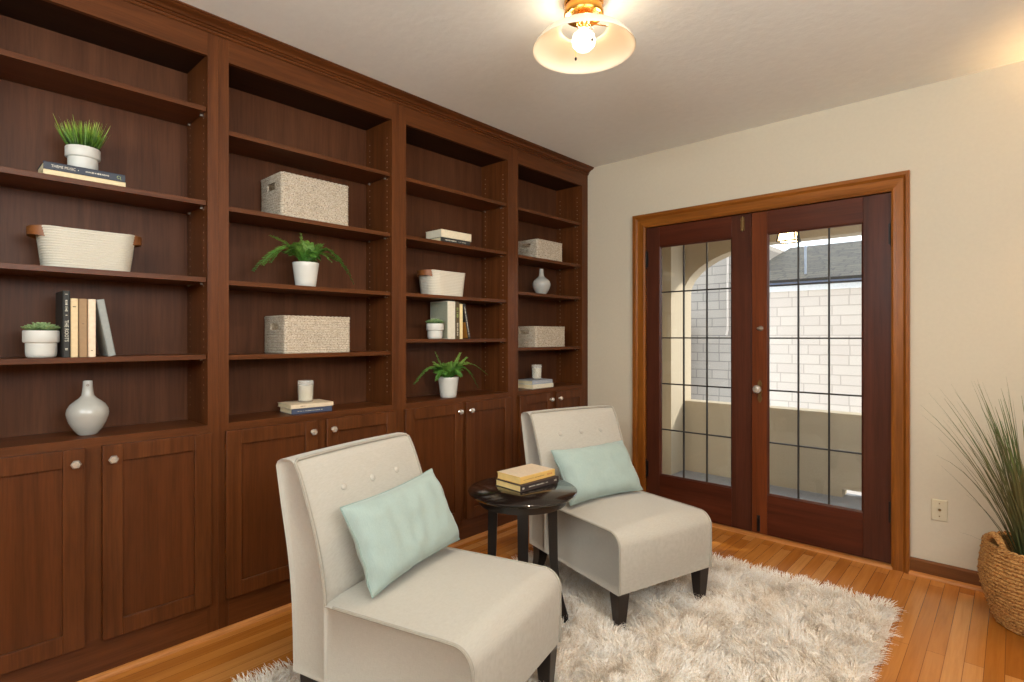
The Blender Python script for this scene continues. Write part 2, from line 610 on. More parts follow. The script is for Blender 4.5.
def text_mesh(txt, size, mat, parent, mat4, name='lettering', squash=1.0):
    cu = bpy.data.curves.new('text', 'FONT')
    cu.body = txt
    cu.size = size
    cu.align_x = 'CENTER'
    cu.align_y = 'CENTER'
    cu.extrude = 0.0003
    cu.resolution_u = 2
    to = bpy.data.objects.new('text_tmp', cu)
    COL.objects.link(to)
    dg = bpy.context.evaluated_depsgraph_get()
    me = bpy.data.meshes.new_from_object(to.evaluated_get(dg))
    bpy.data.objects.remove(to)
    me.materials.clear()
    me.materials.append(mat)
    me.transform(mat4 @ Matrix.Diagonal((squash, 1, 1, 1)))
    o = bpy.data.objects.new(name, me)
    COL.objects.link(o)
    o.parent = parent
    return o


# ================================================================ ROOM SHELL
struct(MB().box(XL - 0.1, XR + 0.1, YF - 0.1, YW + 0.19, -0.12, 0.0).build('floor', M['floor']))
struct(MB().box(XL - 0.1, XR + 0.1, YF - 0.1, YW + 0.19, CEIL, CEIL + 0.15).build('ceiling', M['ceil']))
struct(MB().box(XL - 0.1, XL, YF - 0.1, YW + 0.19, 0, CEIL).build('wall_left', M['wall']))
# right wall with an opening added for the fill light, out of view
w = MB()
w.box(XR, XR + 0.1, YF - 0.1, -0.42, 0, CEIL).box(XR, XR + 0.1, 1.52, YW + 0.19, 0, CEIL)
w.box(XR, XR + 0.1, -0.42, 1.52, 0, 1.58).box(XR, XR + 0.1, -0.42, 1.52, 2.46, CEIL)
struct(w.build('wall_right', M['wall']))
w = MB()
w.box(XL, 1.53, YF - 0.1, YF, 0, CEIL).box(3.07, XR, YF - 0.1, YF, 0, CEIL)
w.box(1.53, 3.07, YF - 0.1, YF, 0, 1.58).box(1.53, 3.07, YF - 0.1, YF, 2.46, CEIL)
struct(w.build('wall_front', M['wall']))
# wall with the french doors
DX0, DX1, DZ = 0.502, 1.979, 2.035
w = MB()
w.box(XL, DX0, YW, YW + 0.19, 0, CEIL).box(DX1, XR, YW, YW + 0.19, 0, CEIL).box(DX0, DX1, YW, YW + 0.19, DZ, CEIL)
struct(w.build('wall_back', M['wall']))


def added_window(n, x0, x1, y0, y1, axis):
    """plain sash frame for an unseen opening added to hold a fill light"""
    f = MB()
    if axis == 'X':
        for a, b in ((x0, x0 + 0.06), ((x0 + x1) / 2 - 0.03, (x0 + x1) / 2 + 0.03), (x1 - 0.06, x1)):
            f.box(a, b, y0, y1, 1.58, 2.46)
        for a, b in ((1.58, 1.64), (2.40, 2.46)):
            f.box(x0, x1, y0, y1, a, b)
    else:
        for a, b in ((y0, y0 + 0.06), (y1 - 0.06, y1)):
            f.box(x0, x1, a, b, 1.58, 2.46)
        for a, b in ((1.58, 1.64), (2.40, 2.46)):
            f.box(x0, x1, y0, y1, a, b)
    return struct(f.build('added_window_%d' % n, M['casing_z']))


added_window(1, 1.53, 3.07, YF - 0.085, YF - 0.06, 'X')
added_window(2, XR + 0.06, XR + 0.085, -0.42, 1.52, 'Y')

# door casing: stepped profile swept round the opening
prof = [(0.0, 0.0), (0.0, 0.016), (0.012, 0.020), (0.024, 0.016), (0.062, 0.016), (0.070, 0.022), (0.076, 0.030), (0.095, 0.030), (0.095, 0.0)]


def mitre(poly):
    x0, x1, zt = DX0 + 0.004, DX1 - 0.005, DZ - 0.004
    rings = []
    for k in range(4):
        r = []
        for s, t in poly:
            px = {0: x0 - s, 1: x0 - s, 2: x1 + s * 0.86, 3: x1 + s * 0.86}[k]
            pz = {0: 0.0, 1: zt + s, 2: zt + s, 3: 0.0}[k]
            r.append((px, YW - t, pz))
        rings.append(r)
    return rings


rg = mitre(prof)
struct(MB().loft(rg[0:2]).loft(rg[2:4]).build('trim_1', M['casing_z'], smooth=True, angle=25))
struct(MB().loft(rg[1:3]).build('trim_2', M['casing_x'], smooth=True, angle=25))
# jamb linings and threshold
j = MB().box(DX0 - 0.004, DX0 + 0.0015, YW, YW + 0.19, 0, DZ).box(DX1 - 0.0015, DX1 + 0.004, YW, YW + 0.19, 0, DZ).box(DX0, DX1, YW, YW + 0.19, DZ - 0.0015, DZ + 0.004)
j.box(DX0, DX0 + 0.012, YW + 0.062, YW + 0.1, 0, DZ).box(DX1 - 0.012, DX1, YW + 0.062, YW + 0.1, 0, DZ).box(DX0, DX1, YW + 0.062, YW + 0.1, DZ - 0.012, DZ)
struct(j.build('trim_3', M['door_wood']))
struct(MB().prism([(YW - 0.028, 0.0), (YW - 0.022, 0.012), (YW - 0.005, 0.016), (YW + 0.19, 0.016), (YW + 0.19, 0.0)], 'X', DX0 + 0.0, DX1 - 0.0).build('trim_4', M['shoe_x']))
# baseboard and shoe on the door wall
shoe = [(0.0, 0.0), (0.019, 0.0), (0.019, 0.006), (0.014, 0.015), (0.006, 0.019), (0.0, 0.02)]
for a, b, tg in ((2.053, XR, 'right'), (0.025, 0.41, 'left')):
    bb = MB().prism([(YW, 0), (YW - 0.017, 0), (YW - 0.017, 0.078), (YW - 0.010, 0.086), (YW, 0.086)], 'X', a, b)
    o = struct(bb.build('baseboard_' + tg, M['base_dark'], bevel=0.0015))
    s2 = MB().prism([(YW - 0.017 - q, z) for q, z in shoe], 'X', a, b).build('shoe_moulding', M['shoe_x'], o, smooth=True)


# ================================================================ FRENCH DOORS
def leaf(n, x0, x1, gx0, gx1, knob=False):
    root = bpy.data.objects.new('door_%d' % n, None)
    COL.objects.link(root)
    root.location = (x0, YW + 0.004, 0.02)
    struct(root)
    W, H = x1 - x0, 2.009
    a, b = gx0 - x0, gx1 - x0
    g0, g1 = 0.248, 1.868
    t = 0.044
    MB().box(0, a, 0, t, 0, H).build('stile', M['door_red' if knob else 'door_wood'], root, bevel=0.002)
    MB().box(b, W, 0, t, 0, H).build('stile', M['door_wood'], root, bevel=0.002)
    MB().box(a, b, 0, t, 0, g0).build('rail', M['door_rail'], root, bevel=0.002)
    MB().box(a, b, 0, t, g1, H).build('rail', M['door_rail'], root, bevel=0.002)
    # moulded glazing bead around the glass
    gb = MB()
    bd = [(0, 0.004), (0.009, 0.010), (0.009, 0.020), (0, 0.020)]
    cs = [(a, g0, 1, 1), (b, g0, -1, 1), (b, g1, -1, -1), (a, g1, 1, -1)]
    rings = [[(x + sx * s, y, z + sz * s) for s, y in bd] for x, z, sx, sz in cs]
    rings.append(rings[0])
    gb.loft(rings, False, False)
    gb.build('glazing_bead', M['door_wood'], root)
    MB().box(a, b, 0.020, 0.024, g0, g1).build('leaded_glass', M['glass'], root)
    ld = MB()
    for i in (1, 2):
        x = a + 0.009 + (b - a - 0.018) * i / 3
        ld.prism([(x - 0.0045, 0.016), (x - 0.003, 0.0125), (x + 0.003, 0.0125), (x + 0.0045, 0.016), (x + 0.0045, 0.028), (x - 0.0045, 0.028)], 'Z', g0, g1)
    for i in range(1, 5):
        z = g0 + (g1 - g0) * i / 5
        ld.prism([(0.016, z - 0.0045), (0.012, z - 0.003), (0.012, z + 0.003), (0.016, z + 0.0045), (0.028, z + 0.0045), (0.028, z - 0.0045)], 'X', a, b)
    ld.build('lead_came', M['lead'], root)
    return root, W


d1, W1 = leaf(1, 0.5055, 1.239, 0.607, 1.116)
d2, W2 = leaf(2, 1.2415, 1.9755, 1.333, 1.841, True)


def hinge(root, x, z):
    h = MB()
    for k in range(5):
        h.lathe([(0.0065, 0), (0.0065, 0.0215)], 10, (x, -0.008, z - 0.056 + 0.0225 * k))
    h.lathe([(0.002, 0), (0.006, 0.004), (0.005, 0.008), (0.002, 0.013)], 10, (x, -0.008, z + 0.0565))
    h.lathe([(0.002, -0.013), (0.005, -0.008), (0.006, -0.004), (0.002, 0)], 10, (x, -0.008, z - 0.0565))
    h.box(x - 0.016, x + 0.016, -0.004, 0.001, z - 0.056, z + 0.056)
    h.build('hinge', M['iron'], root, smooth=True)


for z in (1.785, 0.28):
    hinge(d1, 0.0, z)
    hinge(d2, W2, z)
# top bolt on the left leaf
b = MB().box(0.668, 0.692, -0.003, 0.001, 1.905, 1.99).lathe([(0.004, 0), (0.004, 0.07)], 10, (0.68, -0.007, 1.925))
b.lathe([(0.003, 0), (0.009, 0.003), (0.009, 0.012), (0.003, 0.016)], 12, (0.68, -0.009, 1.900))
b.box(0.669, 0.691, -0.010, 0.0, 1.968, 1.980).box(0.669, 0.691, -0.010, 0.0, 1.928, 1.940)
b.build('surface_bolt', M['old_brass'], d1, smooth=True)
# escutcheon, glass knob, thumb latch and foot bolt on the right leaf
e = MB()
pl = []
for k in range(32):
    a = 2 * pi * k / 32
    sn = sin(a)
    wv = 0.0115 + 0.0035 * cos(3 * pi * sn) if abs(sn) < 0.97 else 0.004
    pl.append((0.049 + wv * (1 if cos(a) >= 0 else -1) * abs(cos(a)) ** 0.5, 0.888 + 0.072 * sn))
e.prism(pl, 'Y', -0.0035, 0.0)
e.build('escutcheon', M['old_brass'], d2, smooth=True)
k = MB()


def ylathe(mb, prof, c, segs=16):
    rings = [[(c[0] + r * cos(2 * pi * j / segs), c[1] - t, c[2] + r * sin(2 * pi * j / segs)) for j in range(segs)] for r, t in prof]
    return mb.loft(rings)


ylathe(k, [(0.010, 0.0), (0.010, 0.012), (0.008, 0.02)], (0.043, -0.004, 0.903))
k.build('knob_stem', M['old_brass'], d2, smooth=True)
k = ylathe(MB(), [(0.010, 0.016), (0.020, 0.022), (0.026, 0.034), (0.026, 0.042), (0.020, 0.054), (0.009, 0.058)], (0.043, -0.002, 0.903), 12)
k.build('knob', M['knob_glass'], d2)
k = ylathe(MB(), [(0.016, 0.0), (0.016, 0.004), (0.010, 0.008), (0.008, 0.014)], (0.054, 0.0, 1.28), 20)
k.loft([[(0.054 + r * 1.5 * cos(2 * pi * q / 16), -t, 1.28 + r * 0.85 * sin(2 * pi * q / 16)) for q in range(16)] for r, t in ((0.004, 0.012), (0.011, 0.016), (0.012, 0.022), (0.008, 0.028), (0.002, 0.030))])
k.build('thumb_latch', M['steel'], d2, smooth=True)
k = MB().box(0.032, 0.050, -0.005, 0.0, 0.012, 0.112)
k.lathe([(0.004, 0), (0.004, 0.075)], 10, (0.041, -0.008, 0.02)).lathe([(0.004, 0), (0.007, 0.004), (0.004, 0.012)], 10, (0.041, -0.008, 0.095))
k.build('foot_bolt', M['iron'], d2, smooth=True)

# ================================================================ PORCH AND NEIGHBOUR
PY = 4.95
struct(MB().box(0.0, 4.2, YW + 0.19, PY + 0.16, -0.14, -0.02).build('floor_porch', M['porch_floor']))
struct(MB().box(-0.2, 4.2, YW + 0.19, PY + 0.3, 2.42, 2.56).build('ceiling_porch', M['stucco']))
pw = MB()
# parapet with a scupper at floor level, then the flat arch above
pw.box(-0.2, 1.46, PY, PY + 0.16, -0.14, 0.64).box(1.60, 4.2, PY, PY + 0.16, -0.14, 0.64).box(1.46, 1.60, PY, PY + 0.16, 0.045, 0.64)
pw.box(-0.2, 0.14, PY, PY + 0.16, 0.64, 2.42)
arc = [(0.95 - 0.81 * cos(radians(90 * i / 20)), 1.65 + 0.408 * sin(radians(90 * i / 20))) for i in range(21)]
arc_r = [(4.04 - x + 0.14, z) for x, z in reversed(arc)]
top = arc + arc_r
for i in range(len(top) - 1):
    (xa, za), (xb, zb) = top[i], top[i + 1]
    if xb - xa < 1e-6:
        continue
    pw.loft([[(xa, PY, za), (xb, PY, zb), (xb, PY, 2.42), (xa, PY, 2.42)], [(xa, PY + 0.16, za), (xb, PY + 0.16, zb), (xb, PY + 0.16, 2.42), (xa, PY + 0.16, 2.42)]])
pw.box(4.04, 4.2, PY, PY + 0.16, 0.64, 2.42)
struct(pw.build('wall_porch', M['stucco']))
struct(MB().box(-0.2, 0.02, YW + 0.19, 4.69, -0.14, 2.42).box(-0.2, 0.14, 4.69, PY, -0.14, 2.42).build('wall_porch_side', M['stucco']))

# porch lantern hung from the porch ceiling
LX, LY = 1.235, 4.35
ln = thing('porch_lantern', 'lit black framed lantern hanging under the porch ceiling outside the right glazed door', 'lantern', (LX, LY, 1.95))
f = MB()
h0, w0, w1 = 0.10, 0.062, 0.046
for sx in (-1, 1):
    for sy in (-1, 1):
        f.tube([(sx * w0, sy * w0, 0), (sx * w1, sy * w1, h0)], 0.006, 6)
    f.tube([(sx * w0, 0, 0), (sx * w1, 0, h0)], 0.004, 6)
    f.tube([(0, sx * w0, 0), (0, sx * w1, h0)], 0.004, 6)
for w_, z in ((w0, 0.0), (w1, h0)):
    f.tube([(-w_, -w_, z), (w_, -w_, z), (w_, w_, z), (-w_, w_, z)], 0.006, 6, closed=True)
f.build('lantern_frame', M['iron'], ln)
MB().loft([[(-q, -q, z), (q, -q, z), (q, q, z), (-q, q, z)] for q, z in ((w0 - 0.006, 0.003), (w1 - 0.006, h0 - 0.003))]).build('lantern_glass', M['lantern_glow'], ln)
cp = MB().loft([[(-q, -q, z), (q, -q, z), (q, q, z), (-q, q, z)] for q, z in ((0.075, h0), (0.07, h0 + 0.012), (0.02, h0 + 0.055))])
cp.lathe([(0.008, h0 + 0.05), (0.008, 0.455), (0.05, 0.458), (0.05, 0.47)], 16)
cp.build('lantern_cap', M['iron'], ln)

# neighbour's house beyond the porch
nh = thing('neighbor_house', 'pale shingled house with grey roof seen through the glazed doors', 'house', (0, 7.2, 0))
MB().box(-0.22, 5.0, 0, 2.4, -3.0, 1.80).build('wall', M['siding'], nh)
MB().box(-5.0, -0.22, 0.02, 2.4, -3.0, 2.6).build('grey_wing', M['siding_grey'], nh)  # greyer shingle than the pale main wall
MB().box(-0.22, 5.0, -0.03, 0.02, 1.800, 1.866).build('fascia', M['white_trim'], nh, bevel=0.004)
MB().prism([(-0.13, 1.935), (-0.03, 1.866), (0.02, 1.866), (0.02, 1.93)], 'X', -0.22, 5.0).build('eave_shadow', M['slate'], nh)  # shadow line at the eave, painted as a blue-grey strip
MB().prism([(-0.14, 1.93), (2.4, 2.69), (2.4, 2.59), (-0.12, 1.90)], 'X', -0.22, 5.0).build('roof', M['roof'], nh)
MB().lathe([(0.013, 1.95), (0.013, 2.33), (0.018, 2.33), (0.018, 2.35), (0.0, 2.36)], 16, (0.58, 0.15, 0)).build('vent_pipe', M['porch_floor'], nh, smooth=True)
MB().tube([(-0.30, -0.02, 2.3), (-0.30, -0.02, 1.34), (-0.30, -0.06, 1.27)], 0.014, 10).build('downspout', M['siding'], nh, smooth=True)
# beige post standing outside, left of the arch
po = MB().box(-0.075, 0.075, -0.075, 0.075, -3.0, 1.40).loft([[(-q, -q, z), (q, -q, z), (q, q, z), (-q, q, z)] for q, z in ((0.095, 1.40), (0.095, 1.43), (0.02, 1.47))])
tag(po.build('stucco_post', M['stucco'], loc=(-0.86, 7.0, 0)), 'beige stucco post against the shingle wall, seen through the left glazed door', 'post')
struct(MB().box(-8, 12, PY + 0.16, 14, -3.1, -3.0).build('ground_outside', M['stucco']))

# ================================================================ BOOKCASE: four built-in units side by side
ZC, ZTOP, ZF = 0.882, 2.415, 2.522
UNITS = [  # y0, y1, opening0, opening1, shelves, door splits, label
    (-0.035, 0.860, 0.050, 0.818, (2.205, 1.815, 1.496, 1.175), (0.043, 0.409, 0.460, 0.826),
     'dark brown bookcase unit nearest the camera, at the left edge of the room'),
    (0.860, 1.776, 0.9015, 1.730, (2.131, 1.807, 1.490, 1.170), (0.885, 1.295, 1.342, 1.746),
     'dark brown bookcase unit with two large woven baskets, behind the left chair'),
    (1.776, 2.694, 1.823, 2.6435, (2.130, 1.810, 1.4925, 1.235), (1.806, 2.225, 2.257, 2.660),
     'dark brown bookcase unit behind the round table, with a fern standing on its counter'),
    (2.694, 3.560, 2.745, 3.482, (2.129, 1.805, 1.555, 1.174), (2.742, 3.096, 3.139, 3.490),
     'narrowest dark brown bookcase unit, in the corner beside the door wall'),
]


def shaker(root, y0, y1, z0, z1, knob_y):
    """a frame-and-panel door, its knob a sub-part"""
    st = 0.062
    d = MB().box(0.0005, 0.0205, y0, y0 + st, z0, z1).box(0.0005, 0.0205, y1 - st, y1, z0, z1)
    d.box(0.0005, 0.0205, y0 + st, y1 - st, z0, z0 + st).box(0.0005, 0.0205, y0 + st, y1 - st, z1 - st, z1)
    o = d.build('cabinet_door', M['case_z'], root, bevel=0.0018)
    MB().box(0.002, 0.0105, y0 + st - 0.002, y1 - st + 0.002, z0 + st - 0.002, z1 - st + 0.002).build('door_panel', M['case_panel'], o)
    kb = MB()
    zc = z1 - 0.05

    def xl(prof, segs):
        rings = [[(t, knob_y + r * cos(2 * pi * q / segs), zc + r * sin(2 * pi * q / segs)) for q in range(segs)] for r, t in prof]
        kb.loft(rings)
    xl([(0.009, 0.0200), (0.009, 0.024), (0.006, 0.028), (0.006, 0.034)], 12)
    xl([(0.008, 0.033), (0.0155, 0.037), (0.0165, 0.043), (0.012, 0.049), (0.005, 0.050)], 6)
    kb.build('knob', M['knob_glass'], o)


for ui, (y0, y1, o0, o1, shelves, ds, label) in enumerate(UNITS):
    root = thing('bookcase', label, 'bookcase', (0, y0, 0), 0, 'built-in bookcase units')
    Y = lambda v: v - y0
    for a, b in ((y0, o0), (o1, y1)):
        MB().box(-0.02, 0.0, Y(a) + 0.0001, Y(b) - 0.0001, 0.0, ZF).build('stile', M['case_z'], root, bevel=0.0004)
    # bay head, counter rail and toe rail of the face frame, then the mid stile between the doors
    for za, zb in ((ZTOP, ZF), (0.845, ZC - 0.0005), (0.0, 0.15)):
        MB().box(-0.02, 0.0, Y(o0), Y(o1), za, zb).build('rail', M['case_y'], root)
    md = (ds[1] + ds[2]) / 2
    MB().box(-0.019, -0.0002, Y(md) - 0.04, Y(md) + 0.04, 0.15, 0.845).build('mid_stile', M['case_z'], root)
    bk = MB().box(XL + 0.005, XL + 0.012, Y(y0), Y(y1), 0.0, ZF)
    bk.build('back_panel', M['case_back'], root)
    for a, b in ((o0 - 0.012, o0 + 0.006 - 0.006), (o1, o1 + 0.012)):
        MB().box(XL + 0.012, -0.02, Y(a), Y(b), 0.0, ZF - 0.02).build('side_panel', M['case_z'], root)
    MB().box(XL + 0.012, -0.02, Y(o0), Y(o1), ZTOP + 0.004, ZTOP + 0.022).build('top_panel', M['case_shade'], root)
    MB().box(XL + 0.012, -0.02, Y(o0), Y(o1), ZC - 0.02, ZC).box(-0.02, 0.0, Y(o0), Y(o1), ZC - 0.0004, ZC + 0.0002).build('counter', M['case_y'], root)
    for z in shelves:
        MB().box(XL + 0.014, -0.012, Y(o0) + 0.0015, Y(o1) - 0.0015, z - 0.02, z).build('shelf', M['case_y'], root, bevel=0.001)
    # rows of pin holes bored in the side panels, and the pins in use
    ph = MB()
    for yy, sg in ((o1, -1), (o0, 1)):
        for x in (-0.045, -0.212):
            n = 44
            for q in range(n):
                z = 0.95 + q * 0.032
                if z > ZTOP - 0.03:
                    break
                r = 0.0034
                vs = [(x + r * cos(pi * t / 3), Y(yy) + sg * 0.0006, z + r * sin(pi * t / 3)) for t in range(6)]
                vs += [(x + r * cos(pi * t / 3), Y(yy) + sg * 0.0001, z + r * sin(pi * t / 3)) for t in range(6)]
                ph.add(vs, [tuple(range(6))] + [(t, (t + 1) % 6, 6 + (t + 1) % 6, 6 + t) for t in range(6)])
    p_ = ph.build('pin_holes', M['pinhole'], root)
    p_['kind'] = 'stuff'
    for z in shelves:
        for yy, sg in ((o1, -1), (o0, 1)):
            for x in (-0.06, -0.212):
                MB().box(x - 0.004, x + 0.004, Y(yy) + min(0, sg * 0.009), Y(yy) + max(0, sg * 0.009), z - 0.0275, z - 0.0201).build('shelf_pin', M['steel'], root)
    shaker(root, Y(ds[0]), Y(ds[1]), 0.142, 0.851, Y(ds[1]) - 0.029)
    shaker(root, Y(ds[2]), Y(ds[3]), 0.142, 0.851, Y(ds[2]) + 0.029)

# crown moulding above all four units
cp = [(-0.02, ZF - 0.012), (0.006, ZF - 0.012), (0.010, ZF - 0.008), (0.010, ZF - 0.003), (0.006, ZF), (0.014, ZF + 0.002), (0.018, ZF + 0.006), (0.014, ZF + 0.010), (0.022, ZF + 0.012),
      (0.026, ZF + 0.018), (0.036, ZF + 0.023), (0.050, ZF + 0.026), (0.054, ZF + 0.029), (0.053, ZF + 0.032), (0.060, ZF + 0.033), (0.060, CEIL - 0.0005), (-0.02, CEIL - 0.0005)]
crown = MB().prism(cp, 'Y', -0.035, 3.560).build('crown_molding', M['case_y'], smooth=True, angle=30)
tag(crown, 'dark brown stepped crown moulding running along the top of the bookcase', 'moulding')
# honey-coloured shoe moulding at the foot of the bookcase
struct(MB().prism([(0.0005 + q, z) for q, z in shoe], 'Y', -0.035, 3.543).build('baseboard_bookcase', M['shoe_y'], smooth=True))


# ================================================================ CHAIRS
def smooth_path(pts, per=6):
    """Catmull-Rom through points"""
    P = [Vector(p) for p in pts]
    out = []
    for i in range(len(P) - 1):
        p0, p1, p2, p3 = P[max(i - 1, 0)], P[i], P[i + 1], P[min(i + 2, len(P) - 1)]
        for s in range(per):
            t = s / per
            out.append(0.5 * ((2 * p1) + (-p0 + p2) * t + (2 * p0 - 5 * p1 + 4 * p2 - p3) * t * t + (-p0 + 3 * p1 - 3 * p2 + p3) * t ** 3))
    out.append(P[-1])
    return out


def arc2(cx, cz, r, a0, a1, n=8):
    return [(cx + r * cos(radians(a0 + (a1 - a0) * i / n)), cz + r * sin(radians(a0 + (a1 - a0) * i / n))) for i in range(n + 1)]


def inset(poly, d):
    n = len(poly)
    out = []
    for i in range(n):
        p, q, r = Vector(poly[i - 1]), Vector(poly[i]), Vector(poly[(i + 1) % n])
        e1, e2 = (q - p), (r - q)
        if e1.length < 1e-9 or e2.length < 1e-9:
            out.append(tuple(q))
            continue
        e1.normalize()
        e2.normalize()
        n1, n2 = Vector((-e1.y, e1.x)), Vector((-e2.y, e2.x))
        m = n1 + n2
        if m.length < 1e-6:
            m = n1
        m.normalize()
        c = max(0.5, m.dot(n1))
        out.append(tuple(q + m * (d / c)))
    return out


def upholster(poly, w, r, crown=0.0, crown_pts=None, wfun=None):
    """counter-clockwise (x,z) profile swept across y with rounded flanks; crown lifts the middle of listed points"""
    st = []
    for i in range(5):
        a = radians(90 * i / 4)
        st.append((-(w / 2 - r + r * cos(a)) if False else -(w / 2) + r * (1 - sin(a)), r * (1 - cos(radians(90 - 90 * i / 4)))))
    ys = st + [(-(w / 2 - r) + (w - 2 * r) * i / 10, 0.0) for i in range(1, 10)] + [(-y, d) for y, d in reversed(st)]
    rings = []
    for y, d in ys:
        pl = inset(poly, d)
        k = crown * (1 - min(1, abs(2 * y / w)) ** 2.2)
        ring = []
        for i, (x, z) in enumerate(pl):
            cx, cz = (crown_pts[i] if crown_pts else (0, 0))
            ring.append((x + cx * k, y, z + cz * k))
        rings.append(ring)
    return MB().loft(rings)


CW = 0.575
XJ, XF, ZB = 0.140, 0.690, 0.166


def make_chair(label, loc, rz, rugz):
    root = thing('accent_chair', label, 'chair', loc, rz, 'upholstered slipper chairs')
    # seat block with a rounded front
    p = [(XJ, ZB), (XF - 0.004, ZB)] + [(XF - 0.002, 0.20), (XF, 0.27), (XF, 0.33)] + arc2(XF - 0.062, 0.358, 0.062, 5, 88, 10)
    topn = 14
    tops = [(XF - 0.066 + (XJ - XF + 0.066) * i / topn, 0.420 - 0.012 * i / topn) for i in range(1, topn + 1)]
    p = p + tops
    cpts = []
    for (x, z) in p:
        if z > 0.40:
            cpts.append((0, 1))
        elif x > XF - 0.03 and z > 0.2:
            cpts.append((0.55, 0.25))
        else:
            cpts.append((0, 0))
    upholster(p, CW, 0.011, 0.026, cpts).build('seat', M['fabric'], root, smooth=True, angle=60)
    # back: raked, thicker towards the seat
    fr = smooth_path([(XJ, 0.0, 0.405), (0.129, 0, 0.50), (0.089, 0, 0.64), (0.036, 0, 0.775), (0.010, 0, 0.825)], 5)
    front = [(XJ, ZB)] + [(v.x, v.z) for v in fr]
    topc = [(0.002, 0.838), (-0.012, 0.846), (-0.035, 0.848), (-0.060, 0.846), (-0.076, 0.838), (-0.084, 0.822)]
    rear = [(v.x, v.z) for v in smooth_path([(-0.084, 0, 0.822), (-0.060, 0, 0.70), (-0.030, 0, 0.56), (-0.012, 0, 0.44), (-0.003, 0, 0.30), (0.0, 0, ZB)], 3)][1:]
    bp = front + topc + rear
    cp_ = []
    for (x, z) in bp:
        if z > 0.42 and (x, z) in front:
            cp_.append((0.75, 0.15 if z > 0.7 else 0.0))
        elif z > 0.83:
            cp_.append((0, 0.2))
        else:
            cp_.append((0, 0))
    upholster(bp, CW, 0.013, 0.024, cp_).build('backrest', M['fabric'], root, smooth=True, angle=60)
    # welts
    yy = CW / 2 - 0.006
    for s in (-1, 1):
        path = [(XF + 0.000, s * yy, ZB + 0.004), (XF + 0.000, s * yy, 0.27), (XF, s * yy, 0.34)] + [(x, s * yy, z) for x, z in arc2(XF - 0.060, 0.358, 0.061, 5, 88, 8)]
        path += [(x, s * yy, z) for x, z in tops[::2]]
        MB().tube(path, 0.0056, 8).build('seat_welt', M['piping'], root, smooth=True)
    pp = MB()
    fl = [(x + 0.001, z) for x, z in front[1:]] + [(0.003, 0.836)]
    L = [(x, -yy, z) for x, z in fl] + [(-0.003, -yy + 0.012, 0.846)]
    T = [(-0.003, -yy + 0.012 + (2 * yy - 0.024) * i / 10, 0.847 + 0.005 * (1 - (2 * i / 10 - 1) ** 2)) for i in range(1, 10)]
    R = [(x, -y, z) for x, y, z in reversed(L)]
    pp.tube(L + T + R, 0.0056, 8)
    pp.build('back_welt', M['piping'], root, smooth=True)
    for y in (-0.135, 0.0, 0.135):
        zz = 0.735
        xx = 0.050 + 0.75 * 0.024 * (1 - (2 * abs(y) / CW) ** 2.2)
        bt = MB()
        pr = [(0.013, -0.004), (0.0145, 0.001), (0.012, 0.006), (0.006, 0.0085), (0.001, 0.009)]
        ax = Vector((0.92, 0, 0.38)).normalized()
        u = Vector((0, 1, 0))
        v = ax.cross(u)
        bt.loft([[Vector((xx, y, zz)) + ax * t + u * (r * cos(2 * pi * q / 16)) + v * (r * sin(2 * pi * q / 16)) for q in range(16)] for r, t in pr])
        bt.build('button', M['fabric'], root, smooth=True)
    # tapered legs
    zt, z0 = ZB + 0.004, rugz
    for x, y, kick in ((XF - 0.038, -CW / 2 + 0.038, 0.0), (XF - 0.038, CW / 2 - 0.038, 0.0), (0.05, -CW / 2 + 0.040, -0.05), (0.05, CW / 2 - 0.040, -0.05)):
        rings = []
        for t in range(5):
            u = t / 4
            s = 0.031 - 0.012 * u
            xc = x + kick * u * u
            z = zt + (z0 - zt) * u
            rings.append([(xc - s, y - s, z), (xc + s, y - s, z), (xc + s, y + s, z), (xc - s, y + s, z)])
        MB().loft(rings).build('leg', M['espresso'], root, bevel=0.002)
    return root


RUGZ = 0.0085
c1 = make_chair('cream linen slipper chair in the left foreground with three back buttons', (0.672, 1.108, 0), 0.235, RUGZ)
c2 = dup(c1, (0.669, 2.454, 0), -0.29, 'cream linen slipper chair beside the french doors, beyond the round table')


